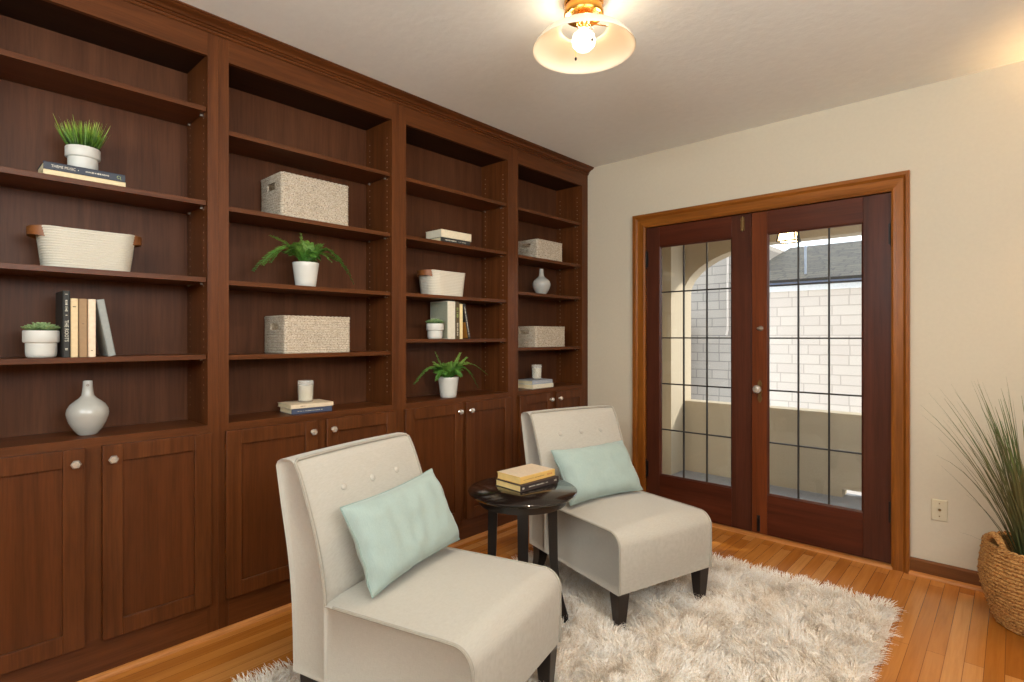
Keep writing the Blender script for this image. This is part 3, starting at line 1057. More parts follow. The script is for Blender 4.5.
# ================================================================ PILLOWS
def make_pillow(label, centre, right, up, W, H, T, seed):
    """centre, in-plane axes and size; a soft lumbar pillow with pinched corners"""
    root = thing('throw_pillow', label, 'pillow', (0, 0, 0), 0, 'mint lumbar pillows')
    r = Vector(right).normalized()
    u = (Vector(up) - r * Vector(up).dot(r)).normalized()
    n = r.cross(u)
    root.matrix_world = Matrix((r, u, n)).transposed().to_4x4()
    root.location = centre
    N, K = 40, 28
    random.seed(seed)
    front, back = [], []
    for jj in range(K + 1):
        for ii in range(N + 1):
            a, b = -1 + 2 * ii / N, -1 + 2 * jj / K
            # pinch the middle of the sides inwards
            x = a * W / 2 * (1 - 0.055 * (1 - b * b) * abs(a) ** 3)
            y = b * H / 2 * (1 - 0.08 * (1 - a * a) * abs(b) ** 3)
            prof_ = (max(0, 1 - a ** 4)) ** 0.55 * (max(0, 1 - b ** 4)) ** 0.6
            nz = mnoise.noise(Vector((a * 2.2 + seed, b * 2.0, seed * 1.7)))
            nz2 = mnoise.noise(Vector((a * 6 + seed, b * 2.5, seed * 3.1)))
            edge = exp(-((1 - abs(a)) * 6) ** 2) + exp(-((1 - abs(b)) * 6) ** 2)
            t = T / 2 * prof_ * (1 + 0.10 * nz) + 0.006 * nz2 * prof_
            wob = 0.010 * nz2 * min(1, edge)
            front.append((x, y, t + wob + 0.0012))
            back.append((x, y, -t * 0.9 + wob - 0.0012))
    mb = MB()
    fs = []
    w_ = N + 1
    for jj in range(K):
        for ii in range(N):
            q = jj * w_ + ii
            fs.append((q, q + 1, q + w_ + 1, q + w_))
    o = len(front)
    fs2 = [tuple(o + i for i in reversed(f)) for f in fs]
    rim = [i for i in range(w_)] + [jj * w_ + N for jj in range(1, K + 1)] + [K * w_ + i for i in range(N - 1, -1, -1)] + [jj * w_ for jj in range(K - 1, 0, -1)]
    side = [(rim[i], rim[(i + 1) % len(rim)], o + rim[(i + 1) % len(rim)], o + rim[i]) for i in range(len(rim))]
    mb.add(front + back, fs + fs2 + [tuple(reversed(s)) for s in side])
    mb.build('cushion', M['mint'], root, smooth=True, angle=80)
    path = [tuple((Vector(front[i]) + Vector(back[i])) / 2) for i in rim]
    MB().tube(path, 0.0028, 6, closed=True).build('edge_seam', M['mint_edge'], root, smooth=True)
    return root


def chair_pt(ch, p):
    a = ch.rotation_euler.z
    return Vector((ch.location.x + cos(a) * p[0] - sin(a) * p[1], ch.location.y + sin(a) * p[0] + cos(a) * p[1], p[2]))


def chair_dir(ch, d):
    a = ch.rotation_euler.z
    return Vector((cos(a) * d[0] - sin(a) * d[1], sin(a) * d[0] + cos(a) * d[1], d[2]))


make_pillow('pale mint pillow leaning on the back of the left foreground chair', chair_pt(c1, (0.208, 0.022, 0.580)),
            chair_dir(c1, (-0.02, 0.48, 0.015)), chair_dir(c1, (-0.125, 0.0, 0.27)), 0.50, 0.292, 0.125, 3)
make_pillow('pale mint pillow leaning on the back of the chair by the doors', chair_pt(c2, (0.230, -0.015, 0.561)),
            chair_dir(c2, (-0.02, 0.48, 0.0)), chair_dir(c2, (-0.150, -0.03, 0.235)), 0.49, 0.28, 0.125, 8)

# ================================================================ SIDE TABLE
TX, TY, TZ = 0.879, 1.794, 0.585
tb = thing('side_table', 'round black side table between the two cream chairs', 'table', (TX, TY, 0), radians(-48))
t = MB().lathe([(0.0, TZ - 0.020), (0.205, TZ - 0.020), (0.225, TZ - 0.018), (0.236, TZ - 0.010), (0.238, TZ - 0.004), (0.234, TZ), (0.0, TZ)], 64, cap0=False, cap1=False)
t.build('table_top', M['black_gloss'], tb, smooth=True, angle=50)
ap = MB().lathe([(0.19, TZ - 0.020), (0.19, TZ - 0.055), (0.175, TZ - 0.055), (0.175, TZ - 0.020)], 64, cap0=False, cap1=False)
ap.build('apron', M['black_wood'], tb, smooth=True, angle=50)
for q in range(4):
    a = pi / 2 * q
    rr = []
    for i in range(13):
        u_ = i / 12
        z = TZ - 0.022 - (TZ - 0.022 - RUGZ) * u_
        rad = 0.128 + 0.012 * u_ + 0.052 * max(0, (u_ - 0.45) / 0.55) ** 2.0
        w_ = 0.024 - 0.006 * u_
        d_ = 0.021 - 0.006 * u_
        ca, sa = cos(a), sin(a)
        rr.append([(ca * (rad + dx) - sa * dy, sa * (rad + dx) + ca * dy, z) for dx, dy in ((-d_, -w_), (d_, -w_), (d_, w_), (-d_, w_))])
    MB().loft(rr).build('leg', M['black_wood'], tb, smooth=True, angle=35)


# ================================================================ BOOKS
def book(label, loc, rz, L, D, T, cov, group, lying=True, tilt=0.0, softback=False, spine_col=None, page=None):
    """a book in local axes: spine on +x side, length along y, thickness along z (lying); standing books stand on their foot with the spine to +x"""
    root = thing('book', label, 'book', loc, rz, group)
    c = 0.0022
    ov = 0.0 if softback else 0.003
    bm_ = MB()
    if lying:
        B = lambda x0, x1, y0, y1, z0, z1, m=bm_: m.box(x0, x1, y0, y1, z0, z1)
        tr = None
    else:
        # (x, y, z)->(x, thickness along y, length along z)
        B = lambda x0, x1, y0, y1, z0, z1, m=bm_: m.box(x0, x1, z0, z1, y0, y1)
    B(-D, 0, 0, L, 0, c)
    B(-D, 0, 0, L, T - c, T)
    B(-c * 1.2, 0.0, 0, L, c, T - c)
    cvo = bm_.build('cover', cov, root, bevel=0.0012)
    pm = MB()
    B2 = lambda x0, x1, y0, y1, z0, z1: (pm.box(x0, x1, y0, y1, z0, z1) if lying else pm.box(x0, x1, z0, z1, y0, y1))
    B2(-D + ov * 1.5, -c * 1.2, ov, L - ov, c, T - c)
    pm.build('pages', page or M['page'], root)
    if tilt and not lying:
        root.rotation_euler = (tilt, 0, rz)
    return root


def spine_text(bk, txt, size, mat, along, thick, lying=True, squash=1.0, down=True):
    """lettering laid on the spine (x = 0 plane); along = distance on the length, thick = distance on the thickness"""
    if lying:   # reads along +y seen from +x
        m = Matrix(((0, 0, 1, 0.0004), (1, 0, 0, along), (0, 1, 0, thick), (0, 0, 0, 1)))
    else:       # reads downwards
        m = Matrix(((0, 0, 1, 0.0004), (0, 1, 0, thick), (-1, 0, 0, along), (0, 0, 0, 1)))
    text_mesh(txt, size, mat, bk, m, 'spine_lettering', squash)


def spine_marks(bk, mat, a0, a1, thick, h, lying=True, seed=1):
    """worn lettering too small to read: short uneven strokes"""
    rnd = random.Random(seed)
    mb = MB()
    a = a0
    while a < a1:
        w = rnd.uniform(0.0016, 0.0034)
        hh = h * rnd.uniform(0.55, 1.0)
        if rnd.random() > 0.14:
            if lying:
                mb.box(0.0, 0.0006, a, a + w, thick - hh / 2, thick + hh / 2)
            else:
                mb.box(0.0, 0.0006, thick - hh / 2, thick + hh / 2, a, a + w)
        a += w + rnd.uniform(0.0012, 0.003)
    mb.build('spine_lettering', mat, bk)


# --- first unit, second shelf: two lying books under the grass pot
g = 'lying books on the high shelf of the first unit'
b1 = book('thin cream book lying on the shelf under the navy one', (-0.020, 0.299, 1.815), 0, 0.240, 0.155, 0.0185, cover('cream cover', 224, 202, 160), g)
b2 = book('navy titled book lying under the white pot of grass', (-0.022, 0.300, 1.8335), 0, 0.238, 0.150, 0.0285, cover('navy cover', 58, 62, 72), g)
spine_text(b2, 'THEME MUSIC', 0.0135, M['ink_white'], 0.055, 0.0145, True, 0.80)
spine_marks(b2, M['ink_white'], 0.096, 0.105, 0.0145, 0.004, True, 3)
spine_marks(b2, M['ink_white'], 0.118, 0.192, 0.0145, 0.0065, True, 4)
spine_text(b2, 'C(', 0.016, M['ink_green'], 0.218, 0.0145, True, 0.9)

# --- first unit, fourth shelf: five standing books
g = 'standing books on the fourth shelf of the first unit'
zs = 1.175
bb = book('tall black book with white lettering, beside the small succulent', (-0.030, 0.3535, zs), 0, 0.238, 0.145, 0.0215, cover('black cover', 36, 34, 30), g, False)
spine_text(bb, 'THE ROOTS', 0.0155, M['ink_white'], 0.095, 0.0107, False, 0.92)
spine_marks(bb, M['ink_white'], 0.150, 0.205, 0.0107, 0.008, False, 7)
spine_marks(bb, M['ink_white'], 0.220, 0.226, 0.0107, 0.010, False, 9)
spine_marks(bb, M['ink_white'], 0.022, 0.032, 0.0107, 0.010, False, 8)
bb = book('cream standing book next to the black one', (-0.030, 0.3765, zs), 0, 0.212, 0.140, 0.0205, cover('buff cover', 222, 196, 152), g, False)
spine_marks(bb, M['ink_dark'], 0.176, 0.182, 0.010, 0.010, False, 2)
bb = book('brown standing book between the cream and the pale pink one', (-0.030, 0.3995, zs), 0, 0.212, 0.140, 0.0250, cover('tan brown cover', 156, 124, 88), g, False)
spine_marks(bb, M['ink_dark'], 0.12, 0.126, 0.0125, 0.008, False, 3)
bb = book('pale pink cream book the grey one leans against', (-0.030, 0.4265, zs), 0, 0.212, 0.140, 0.0225, cover('pale pink cream cover', 232, 208, 180), g, False)
spine_marks(bb, M['ink_dark'], 0.022, 0.028, 0.011, 0.006, False, 5)
# leaning: top edge rests on the pink book
bb = book('grey book leaning to the left against the standing books', (-0.030, 0.4875, zs + 0.0005), 0, 0.213, 0.140, 0.0235, cover('slate grey cover', 150, 152, 146), g, False, tilt=radians(9.9))

# --- second unit, counter: two lying books under the candle
g = 'books lying under the candle in the second unit'
bq = book('navy book lying at the bottom under the beige book and candle', (-0.035, 1.192, ZC + 0.0004), radians(-4.0), 0.200, 0.150, 0.026, cover('navy cloth', 62, 70, 92), g)
spine_marks(bq, M['ink_white'], 0.03, 0.15, 0.013, 0.004, True, 21)
bq = book('beige book lying on the navy one, directly under the candle', (-0.030, 1.186, ZC + 0.0268), radians(-3.0), 0.212, 0.158, 0.0200, cover('beige cloth', 216, 196, 166), g)
spine_marks(bq, M['ink_dark'], 0.04, 0.07, 0.010, 0.004, True, 22)

# --- third unit, second shelf: two lying books
g = 'books lying on the second shelf of the third unit'
bq = book('thin black book lying beneath the thick cream one', (-0.022, 2.088, 1.810), 0, 0.235, 0.145, 0.027, cover('black cloth', 44, 44, 42), g)
spine_marks(bq, M['ink_white'], 0.035, 0.12, 0.0135, 0.009, True, 31)
spine_marks(bq, M['ink_white'], 0.14, 0.2, 0.0135, 0.005, True, 32)
bq = book('thick cream book lying on top of the thin black one', (-0.020, 2.090, 1.8372), 0, 0.242, 0.150, 0.046, cover('ivory cover', 228, 214, 184), g, True, page=plain('white pages', rgb(222, 212, 188), 0.9))

# --- third unit, fourth shelf: four standing books
g = 'standing books on the fourth shelf of the third unit'
zs = 1.235
bq = book('wide ivory book with grey-green side, behind the small succulent', (-0.030, 2.150, zs), 0, 0.228, 0.165, 0.058, cover('ivory and sage cover', 214, 206, 186), g, False)
MB().box(-0.160, -0.006, -0.0008, 0.0004, 0.004, 0.222).build('side_board', cover('sage board', 150, 152, 132), bq)
bq = book('dark brown book with gilt spine next to the wide ivory book', (-0.030, 2.2095, zs), 0, 0.226, 0.145, 0.034, cover('dark brown gilt cover', 82, 66, 40), g, False)
spine_marks(bq, M['ink_green'], 0.13, 0.19, 0.017, 0.018, False, 41)
spine_marks(bq, M['ink_white'], 0.02, 0.10, 0.017, 0.012, False, 42)
bq = book('slim cream book between the dark brown and the leaning black one', (-0.030, 2.2450, zs), 0, 0.214, 0.140, 0.024, cover('slim cream cover', 228, 206, 152), g, False)
bq = book('slim black book leaning left with an ochre side', (-0.030, 2.3165, zs + 0.0005), 0, 0.2185, 0.140, 0.019, cover('black paper cover', 40, 34, 32), g, False, tilt=radians(12.0))
MB().box(-0.060, -0.004, -0.0008, 0.0004, 0.004, 0.105).build('side_board', cover('ochre board', 168, 112, 38), bq)
spine_marks(bq, M['ink_white'], 0.015, 0.20, 0.0095, 0.008, False, 44)

# --- fourth unit, counter: two lying books under the candle
g = 'books lying under the candle in the fourth unit'
bq = book('ivory book at the bottom of the stack in the corner unit', (-0.018, 2.914, ZC + 0.0004), 0, 0.236, 0.165, 0.030, cover('pale ivory cover', 224, 214, 190), g)
bq = book('blue-grey book lying under the candle in the corner unit', (-0.020, 2.916, ZC + 0.0308), 0, 0.226, 0.160, 0.027, cover('blue grey cover', 160, 164, 172), g, page=plain('tan top pages', rgb(214, 200, 164), 0.9))
spine_marks(bq, M['ink_white'], 0.03, 0.19, 0.0135, 0.004, True, 51)

# --- on the side table
g = 'books on the side table'
bq = book('dark spined book lying on the black table under the yellowed one', (0.914, 1.741, TZ + 0.0004), radians(-4.2), 0.242, 0.162, 0.028, cover('dark plum cover', 54, 40, 36), g, page=plain('yellowed pages', rgb(236, 204, 136), 0.9))
spine_marks(bq, M['ink_white'], 0.012, 0.022, 0.014, 0.010, True, 61)
spine_marks(bq, M['ink_white'], 0.05, 0.17, 0.015, 0.005, True, 62)
spine_marks(bq, M['ink_white'], 0.212, 0.224, 0.015, 0.009, True, 63)
bq = book('old yellowed book lying on top of the dark one on the table', (0.900, 1.756, TZ + 0.0288), radians(-3.0), 0.225, 0.150, 0.030, cover('yellowed tan cover', 214, 172, 96), g, page=plain('old yellow pages', rgb(232, 196, 124), 0.9))
spine_marks(bq, M['ink_red'], 0.172, 0.205, 0.015, 0.008, True, 64)
spine_marks(bq, M['ink_dark'], 0.02, 0.15, 0.015, 0.003, True, 65)
MB().box(-0.147, -0.004, 0.003, 0.222, 0.0300, 0.0306).build('front_board', cover('faded beige board', 204, 184, 158), bq)


# ================================================================ POTS, PLANTS
def stepped_pot(root, R, H, mat):
    """white pot with a wide plain band at the rim and a narrower foot"""
    r2 = R * 0.86
    p = [(0.0, 0.0), (r2 * 0.80, 0.0), (r2 * 0.93, 0.004), (r2 * 0.985, 0.012), (r2, 0.022), (r2, H * 0.54), (R * 0.97, H * 0.565), (R, H * 0.60), (R, H - 0.003),
         (R - 0.002, H), (R - 0.007, H), (R - 0.009, H - 0.004), (R - 0.010, H - 0.012), (0.0, H - 0.012)]
    MB().lathe(p, 48, cap0=False, cap1=False).build('pot', mat, root, smooth=True, angle=50)
    MB().lathe([(0.0, H - 0.006), (R - 0.010, H - 0.010), (R - 0.010, H - 0.014), (0.0, H - 0.014)], 32, cap0=False, cap1=False).build('soil', M['soil'], root, smooth=True)


def blade(mb, base, tip, w, bend, n=5):
    b, t = Vector(base), Vector(tip)
    ax = t - b
    side = ax.cross(Vector((0, 0, 1)))
    if side.length < 1e-5:
        side = Vector((1, 0, 0))
    side.normalize()
    # random twist of the blade about its own axis
    q = Matrix.Rotation(random.uniform(0, pi), 3, ax.normalized())
    side = q @ side
    rows = []
    for i in range(n + 1):
        u = i / n
        p = b + ax * u + Vector((0, 0, 1)) * (bend * sin(pi * u))
        ww = w * (1 - u ** 2.2) * 0.5 + 0.0002
        rows.append((p - side * ww, p + side * ww))
    vs = [p for r in rows for p in r]
    fs = [(2 * i, 2 * i + 1, 2 * i + 3, 2 * i + 2) for i in range(n)]
    mb.add(vs, fs)


# potted grass on the two lying books
pg = thing('potted_grass', 'bright green grass in a white pot on two lying books', 'plant', (-0.095, 0.422, 1.8624), 0)
stepped_pot(pg, 0.0530, 0.087, M['white_pot'])
random.seed(5)
mb = MB()
for i in range(210):
    a = random.uniform(0, 2 * pi)
    r = 0.040 * sqrt(random.random())
    ln_ = random.uniform(0.07, 0.122)
    sp = r / 0.040
    out = (0.040 * sp + random.uniform(-0.012, 0.016))
    blade(mb, (r * cos(a), r * sin(a), 0.076), ((r + out) * cos(a), (r + out) * sin(a), 0.08 + ln_ * (1 - 0.28 * sp * random.random())), random.uniform(0.0035, 0.0058), -0.003)
for (dx, dy, z) in ((-0.01, -0.070, 0.195), (0.0, -0.074, 0.165), (-0.02, 0.074, 0.168), (0.01, 0.070, 0.152)):
    blade(mb, (dx * 0.3, dy * 0.4, 0.076), (dx, dy, z), 0.0045, 0.004)
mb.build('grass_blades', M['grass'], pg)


def succulent(label, loc, R, H, mat, group):
    root = thing('potted_succulent', label, 'plant', loc, 0, group)
    stepped_pot(root, R, H, mat)
    mb = MB()
    rnd = random.Random(int(R * 1e4))

    def rosette(cx, cy, cz, s):
        for lvl in range(4):
            n = 9 - lvl
            for q in range(n):
                a = 2 * pi * (q + 0.5 * lvl) / n + rnd.uniform(-0.1, 0.1)
                L = s * (1.0 - 0.2 * lvl)
                el = 0.42 + 0.30 * lvl
                d = Vector((cos(a) * cos(el), sin(a) * cos(el), sin(el)))
                sd_ = Vector((-sin(a), cos(a), 0))
                nn = d.cross(sd_)
                base = Vector((cx, cy, cz + 0.002 * lvl))
                rows = []
                for u, ww, th in ((0.0, 0.12, 0.10), (0.35, 0.24, 0.12), (0.7, 0.27, 0.10), (0.92, 0.12, 0.05), (1.0, 0.01, 0.01)):
                    c = base + d * (L * u) + Vector((0, 0, 0.06 * L * u * u))
                    rows.append([c + sd_ * (L * ww * cos(2 * pi * k / 6)) + nn * (L * th * sin(2 * pi * k / 6)) for k in range(6)])
                mb.loft(rows)
    rosette(0, 0, H + 0.002, R * 0.86)
    for q in range(5):
        a = 2 * pi * q / 5 + 0.4
        rosette(R * 0.56 * cos(a), R * 0.56 * sin(a), H - 0.002, R * 0.66)
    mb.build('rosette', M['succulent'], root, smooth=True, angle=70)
    return root


succulent('small succulent in a white pot beside the black book', (-0.075, 0.301, 1.175), 0.0510, 0.096, M['white_pot'], 'small potted succulents')
succulent('small succulent in a white pot in front of the wide ivory book', (-0.057, 2.073, 1.235), 0.051, 0.091, M['white_pot'], 'small potted succulents')


def frond(mb, root, tip, h, L_leaf, n=34, w=0.0085, twist=0.0):
    """arching fern frond from root to tip; leaflets in pairs, narrowing to the tip"""
    r, t = Vector(root), Vector(tip)
    pts = []
    for i in range(n + 1):
        u = i / n
        p = r.lerp(t, u) + Vector((0, 0, h * sin(pi * min(1, u ** 0.85))))
        pts.append(p)
    mb.tube(pts, [0.0016 * (1 - 0.7 * i / n) for i in range(n + 1)], 4)
    for i in range(2, n + 1):
        u = i / n
        tan = (pts[min(i + 1, n)] - pts[i - 1]).normalized()
        side = tan.cross(Vector((0, 0, 1)))
        if side.length < 1e-4:
            side = Vector((1, 0, 0))
        side.normalize()
        side = Matrix.Rotation(twist, 3, tan) @ side
        nn = side.cross(tan)
        LL = 1.15 * L_leaf * (0.35 + 0.65 * sin(pi * (0.12 + 0.80 * u) ** 0.9)) * random.uniform(0.85, 1.1)
        for s in (-1, 1):
            d = (side * s * 0.86 + tan * 0.5 + nn * random.uniform(-0.15, 0.3)).normalized()
            b0 = pts[i]
            q = b0 + d * LL
            m_ = b0 + d * LL * 0.42
            wv = tan * (w * 0.5)
            mb.add([b0, m_ + wv + nn * 0.0015, q, m_ - wv + nn * 0.0015], [(0, 1, 2, 3)])


def fern(label, loc, R, r0, H, tips, group, seed):
    root = thing('potted_fern', label, 'plant', loc, 0, group)
    p = [(0.0, 0.0), (r0 - 0.004, 0.0), (r0, 0.003)] + [(r0 + (R - r0) * q / 6, 0.003 + (H - 0.003) * q / 6) for q in range(1, 7)]
    p += [(R - 0.001, H + 0.002), (R - 0.006, H + 0.001), (R - 0.008, H - 0.014), (0.0, H - 0.014)]
    MB().lathe(p, 48, cap0=False, cap1=False).build('pot', M['gloss_pot'], root, smooth=True, angle=50)
    MB().lathe([(0.0, H - 0.008), (R - 0.009, H - 0.011), (R - 0.009, H - 0.015), (0.0, H - 0.015)], 32, cap0=False, cap1=False).build('soil', M['soil'], root, smooth=True)
    random.seed(seed)
    mb = MB()
    for tip, h, ll in tips:
        a = math.atan2(tip[1], tip[0])
        frond(mb, (0.012 * cos(a), 0.012 * sin(a), H - 0.012), tip, h, ll, twist=random.uniform(-0.3, 0.3))
    for i in range(22):
        a = random.uniform(0, 2 * pi)
        rr = random.uniform(0.05, 0.10)
        x = rr * cos(a)
        frond(mb, (0.015 * cos(a), 0.015 * sin(a), H - 0.012), (max(-0.09, x), rr * 1.2 * sin(a), H + random.uniform(0.015, 0.10)), random.uniform(0.01, 0.04), 0.030, 20, twist=random.uniform(-0.5, 0.5))
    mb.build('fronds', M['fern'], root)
    return root


H1 = 0.116
fern('arching fern in a glossy white pot on the third shelf of the second unit', (-0.085, 1.287, 1.490), 0.062, 0.047, H1,
     [((0.02, -0.255, 0.058), 0.090, 0.026), ((0.03, 0.243, 0.036), 0.118, 0.026), ((0.05, -0.225, 0.085), 0.085, 0.024), ((0.05, 0.215, 0.075), 0.100, 0.024), ((-0.04, 0.19, 0.15), 0.05, 0.024), ((0.0, -0.170, 0.228), 0.030, 0.024), ((-0.02, -0.015, 0.258), 0.0, 0.028),
      ((-0.02, 0.145, 0.200), 0.030, 0.024), ((0.05, -0.12, 0.15), 0.05, 0.026), ((0.06, 0.10, 0.13), 0.05, 0.026), ((0.08, 0.0, 0.14), 0.04, 0.026),
      ((0.05, -0.19, 0.10), 0.08, 0.024), ((0.04, 0.19, 0.10), 0.09, 0.024), ((-0.06, 0.06, 0.21), 0.02, 0.026), ((-0.07, -0.08, 0.17), 0.03, 0.026)], 'potted ferns', 21)
fern('arching fern in a white pot standing on the counter of the third unit', (-0.062, 2.181, ZC + 0.0004), 0.0625, 0.048, 0.121,
     [((0.02, -0.268, 0.100), 0.085, 0.024), ((0.02, 0.310, 0.122), 0.085, 0.022), ((-0.03, -0.076, 0.270), 0.0, 0.028), ((-0.02, 0.112, 0.262), 0.0, 0.020),
      ((0.0, 0.150, 0.235), 0.01, 0.018), ((0.06, -0.14, 0.115), 0.06, 0.024), ((0.05, 0.15, 0.13), 0.06, 0.026), ((0.09, 0.02, 0.13), 0.04, 0.026), ((0.0, -0.17, 0.175), 0.04, 0.026),
      ((0.05, 0.20, 0.05), 0.10, 0.018), ((-0.05, 0.05, 0.2), 0.03, 0.026), ((0.05, -0.06, 0.2), 0.02, 0.026)], 'potted ferns', 33)


# ================================================================ VASES
def vase(label, loc, R, H, group, mark):
    root = thing('bottle_vase', label, 'vase', loc, 0, group)
    s, q = H / 0.200, R / 0.0825
    P = [(0.0, 0.0), (0.036, 0.0), (0.040, 0.004), (0.056, 0.022), (0.072, 0.046), (0.081, 0.070), (0.0825, 0.082), (0.079, 0.097), (0.068, 0.113), (0.050, 0.126),
         (0.034, 0.136), (0.0245, 0.146), (0.0195, 0.160), (0.0172, 0.178), (0.0165, 0.197), (0.0158, 0.200), (0.0125, 0.1995), (0.0122, 0.17), (0.0, 0.165)]
    MB().lathe([(r * q if r > 0.02 else r * (q * 0.5 + 0.5), z * s) for r, z in P], 56, cap0=False, cap1=False).build('vase_body', M['vase'], root, smooth=True, angle=60)
    if mark:
        mm = MB()
        d = Vector((CAM[0] - loc[0], CAM[1] - loc[1], 0)).normalized()
        sd_ = Vector((-d.y, d.x, 0))
        for q_ in range(8):
            a, b_ = 2 * pi * q_ / 8, 2 * pi * (q_ + 0.7) / 8
            P_ = []
            for rr, dd in ((0.0026, 0.0006), (0.0046, 0.0006)):
                for an in (a, b_):
                    P_.append(d * (0.0173 + dd) + sd_ * (rr * cos(an)) + Vector((0, 0, 0.184 * s + rr * sin(an))))
            mm.add(P_, [(0, 1, 3, 2)])
        mm.add([d * 0.0180 + sd_ * (0.0014 * cos(a)) + Vector((0, 0, 0.184 * s + 0.0014 * sin(a))) for a in (0, 1.05, 2.1, 3.14, 4.2, 5.2)], [(0, 1, 2, 3, 4, 5)])
        mm.build('maker_mark', M['ink_dark'], root)
    return root


vase('pale grey bottle vase standing on the counter of the first unit', (-0.100, 0.437, ZC + 0.0004), 0.0660, 0.202, 'grey bottle vases', True)
vase('pale grey bottle vase on the third shelf of the corner unit', (-0.100, 3.112, 1.5554), 0.068, 0.190, 'grey bottle vases', False)


# ================================================================ CANDLES
def candle(label, loc, group):
    root = thing('jar_candle', label, 'candle', loc, 0, group)
    P = [(0.0, 0.0), (0.032, 0.0), (0.0345, 0.003), (0.0385, 0.103), (0.0375, 0.1045), (0.0360, 0.103), (0.0325, 0.008), (0.0, 0.008)]
    MB().lathe(P, 40, cap0=False, cap1=False).build('glass_jar', M['clear'], root, smooth=True, angle=50)
    MB().lathe([(0.0, 0.0085), (0.0305, 0.0085), (0.0332, 0.080), (0.029, 0.0785), (0.0, 0.078)], 40, cap0=False, cap1=False).build('wax', M['wax'], root, smooth=True)
    MB().tube([(0, 0, 0.077), (0.001, 0, 0.085), (0.002, 0.001, 0.091)], 0.0009, 6).build('wick', M['dark'], root)
    return root


k1 = candle('white jar candle on two lying books in the second unit', (-0.105, 1.297, ZC + 0.0472), 'white jar candles')
dup(k1, (-0.098, 3.055, ZC + 0.0582), 0, 'white jar candle on two lying books in the corner unit')


# ================================================================ WOVEN BASKETS ON THE SHELVES
def rounded_rect(hx, hy, r, n=5):
    pts = []
    for cx, cy, a0 in ((hx - r, hy - r, 0), (-hx + r, hy - r, 90), (-hx + r, -hy + r, 180), (hx - r, -hy + r, 270)):
        for i in range(n + 1):
            a = radians(a0 + 90 * i / n)
            pts.append((cx + r * cos(a), cy + r * sin(a)))
    return pts


def resample(pts, step):
    P = [Vector(p) for p in pts] + [Vector(pts[0])]
    tot = sum((P[i + 1] - P[i]).length for i in range(len(P) - 1))
    n = max(12, int(tot / step))
    out, acc, i, d = [], 0.0, 0, tot / n
    pos = 0.0
    seg = 0
    run = 0.0
    for k in range(n):
        target = k * d
        while run + (P[seg + 1] - P[seg]).length < target:
            run += (P[seg + 1] - P[seg]).length
            seg += 1
        e = (P[seg + 1] - P[seg])
        t_ = P[seg] + e * ((target - run) / e.length)
        out.append((t_.x, t_.y, target, Vector((e.y, -e.x)).normalized()))
    return out


def woven_box(label, loc, sx, sy, h, group, mat, rows):
    """rectangular hyacinth basket: braided rows in relief, a slot handle in each short end (the ends face -y and +y)"""
    root = thing('woven_basket', label, 'basket', loc, 0, group)
    ring = resample(rounded_rect(sx / 2, sy / 2, 0.012, 4), 0.0058)
    n = len(ring)
    nz = rows * 5
    zs_ = [h * i / nz for i in range(nz + 1)]
    rnd = random.Random(int(h * 1000) + rows)
    jit = [[rnd.uniform(-1, 1) for _ in range(n)] for _ in range(nz + 1)]
    outer, inner = [], []
    for iz, z in enumerate(zs_):
        row = z / h * rows
        ro, ri = [], []
        for jn, (x, y, s, nv) in enumerate(ring):
            ph = s / 0.024 * pi + (ifloor(row) % 2) * pi / 2
            d = 0.0032 * abs(sin(pi * row)) * (0.55 + 0.45 * abs(sin(ph + 1.2 * (row % 1)))) + 0.0007 * jit[iz][jn]
            ro.append((x + nv.x * d, y + nv.y * d, z))
            ri.append((x - nv.x * 0.007, y - nv.y * 0.007, z))
        outer.append(ro)
        inner.append(ri)
    hs0, hs1 = h * 0.66, h * 0.84
    hw = sx * 0.19

    def hole(jn, iz):
        x, y, s, nv = ring[jn]
        return abs(abs(y) - sy / 2) < 0.004 and abs(x) < hw and hs0 < (zs_[iz] + zs_[iz + 1]) / 2 < hs1
    vs = [p for r in outer for p in r] + [p for r in inner for p in r]
    off = (nz + 1) * n
    fs = []
    for iz in range(nz):
        for jn in range(n):
            k = (jn + 1) % n
            if hole(jn, iz):
                continue
            fs.append((iz * n + jn, iz * n + k, (iz + 1) * n + k, (iz + 1) * n + jn))
            fs.append((off + iz * n + k, off + iz * n + jn, off + (iz + 1) * n + jn, off + (iz + 1) * n + k))
            # reveal of the slot
            for (dj, dz, e0, e1) in ((1, 0, (iz, k), (iz + 1, k)), (-1, 0, (iz + 1, jn), (iz, jn)), (0, 1, (iz + 1, k), (iz + 1, jn)), (0, -1, (iz, jn), (iz, k))):
                jj, zz = (jn + dj) % n, iz + dz
                if 0 <= zz < nz and hole(jj, zz):
                    a, b_ = e0[0] * n + e0[1], e1[0] * n + e1[1]
                    fs.append((a, b_, off + b_, off + a))
    for jn in range(n):
        k = (jn + 1) % n
        fs.append((nz * n + jn, nz * n + k, off + nz * n + k, off + nz * n + jn))
    fs.append(tuple(range(n - 1, -1, -1)))
    base_in = [(x, y, 0.008) for x, y, z in inner[0]]
    o2 = len(vs)
    vs += base_in
    fs.append(tuple(range(o2, o2 + n)))
    mb = MB().add(vs, fs)
    mb.build('basket_body', mat, root, smooth=True, angle=75)
    # braided rim
    rp = []
    for (x, y, s, nv) in ring:
        rp.append((x - nv.x * 0.002, y - nv.y * 0.002, h + 0.0015 * sin(s / 0.011 * pi)))
    MB().tube(rp, 0.0065, 6, closed=True).build('rim', mat, root, smooth=True)
    return root


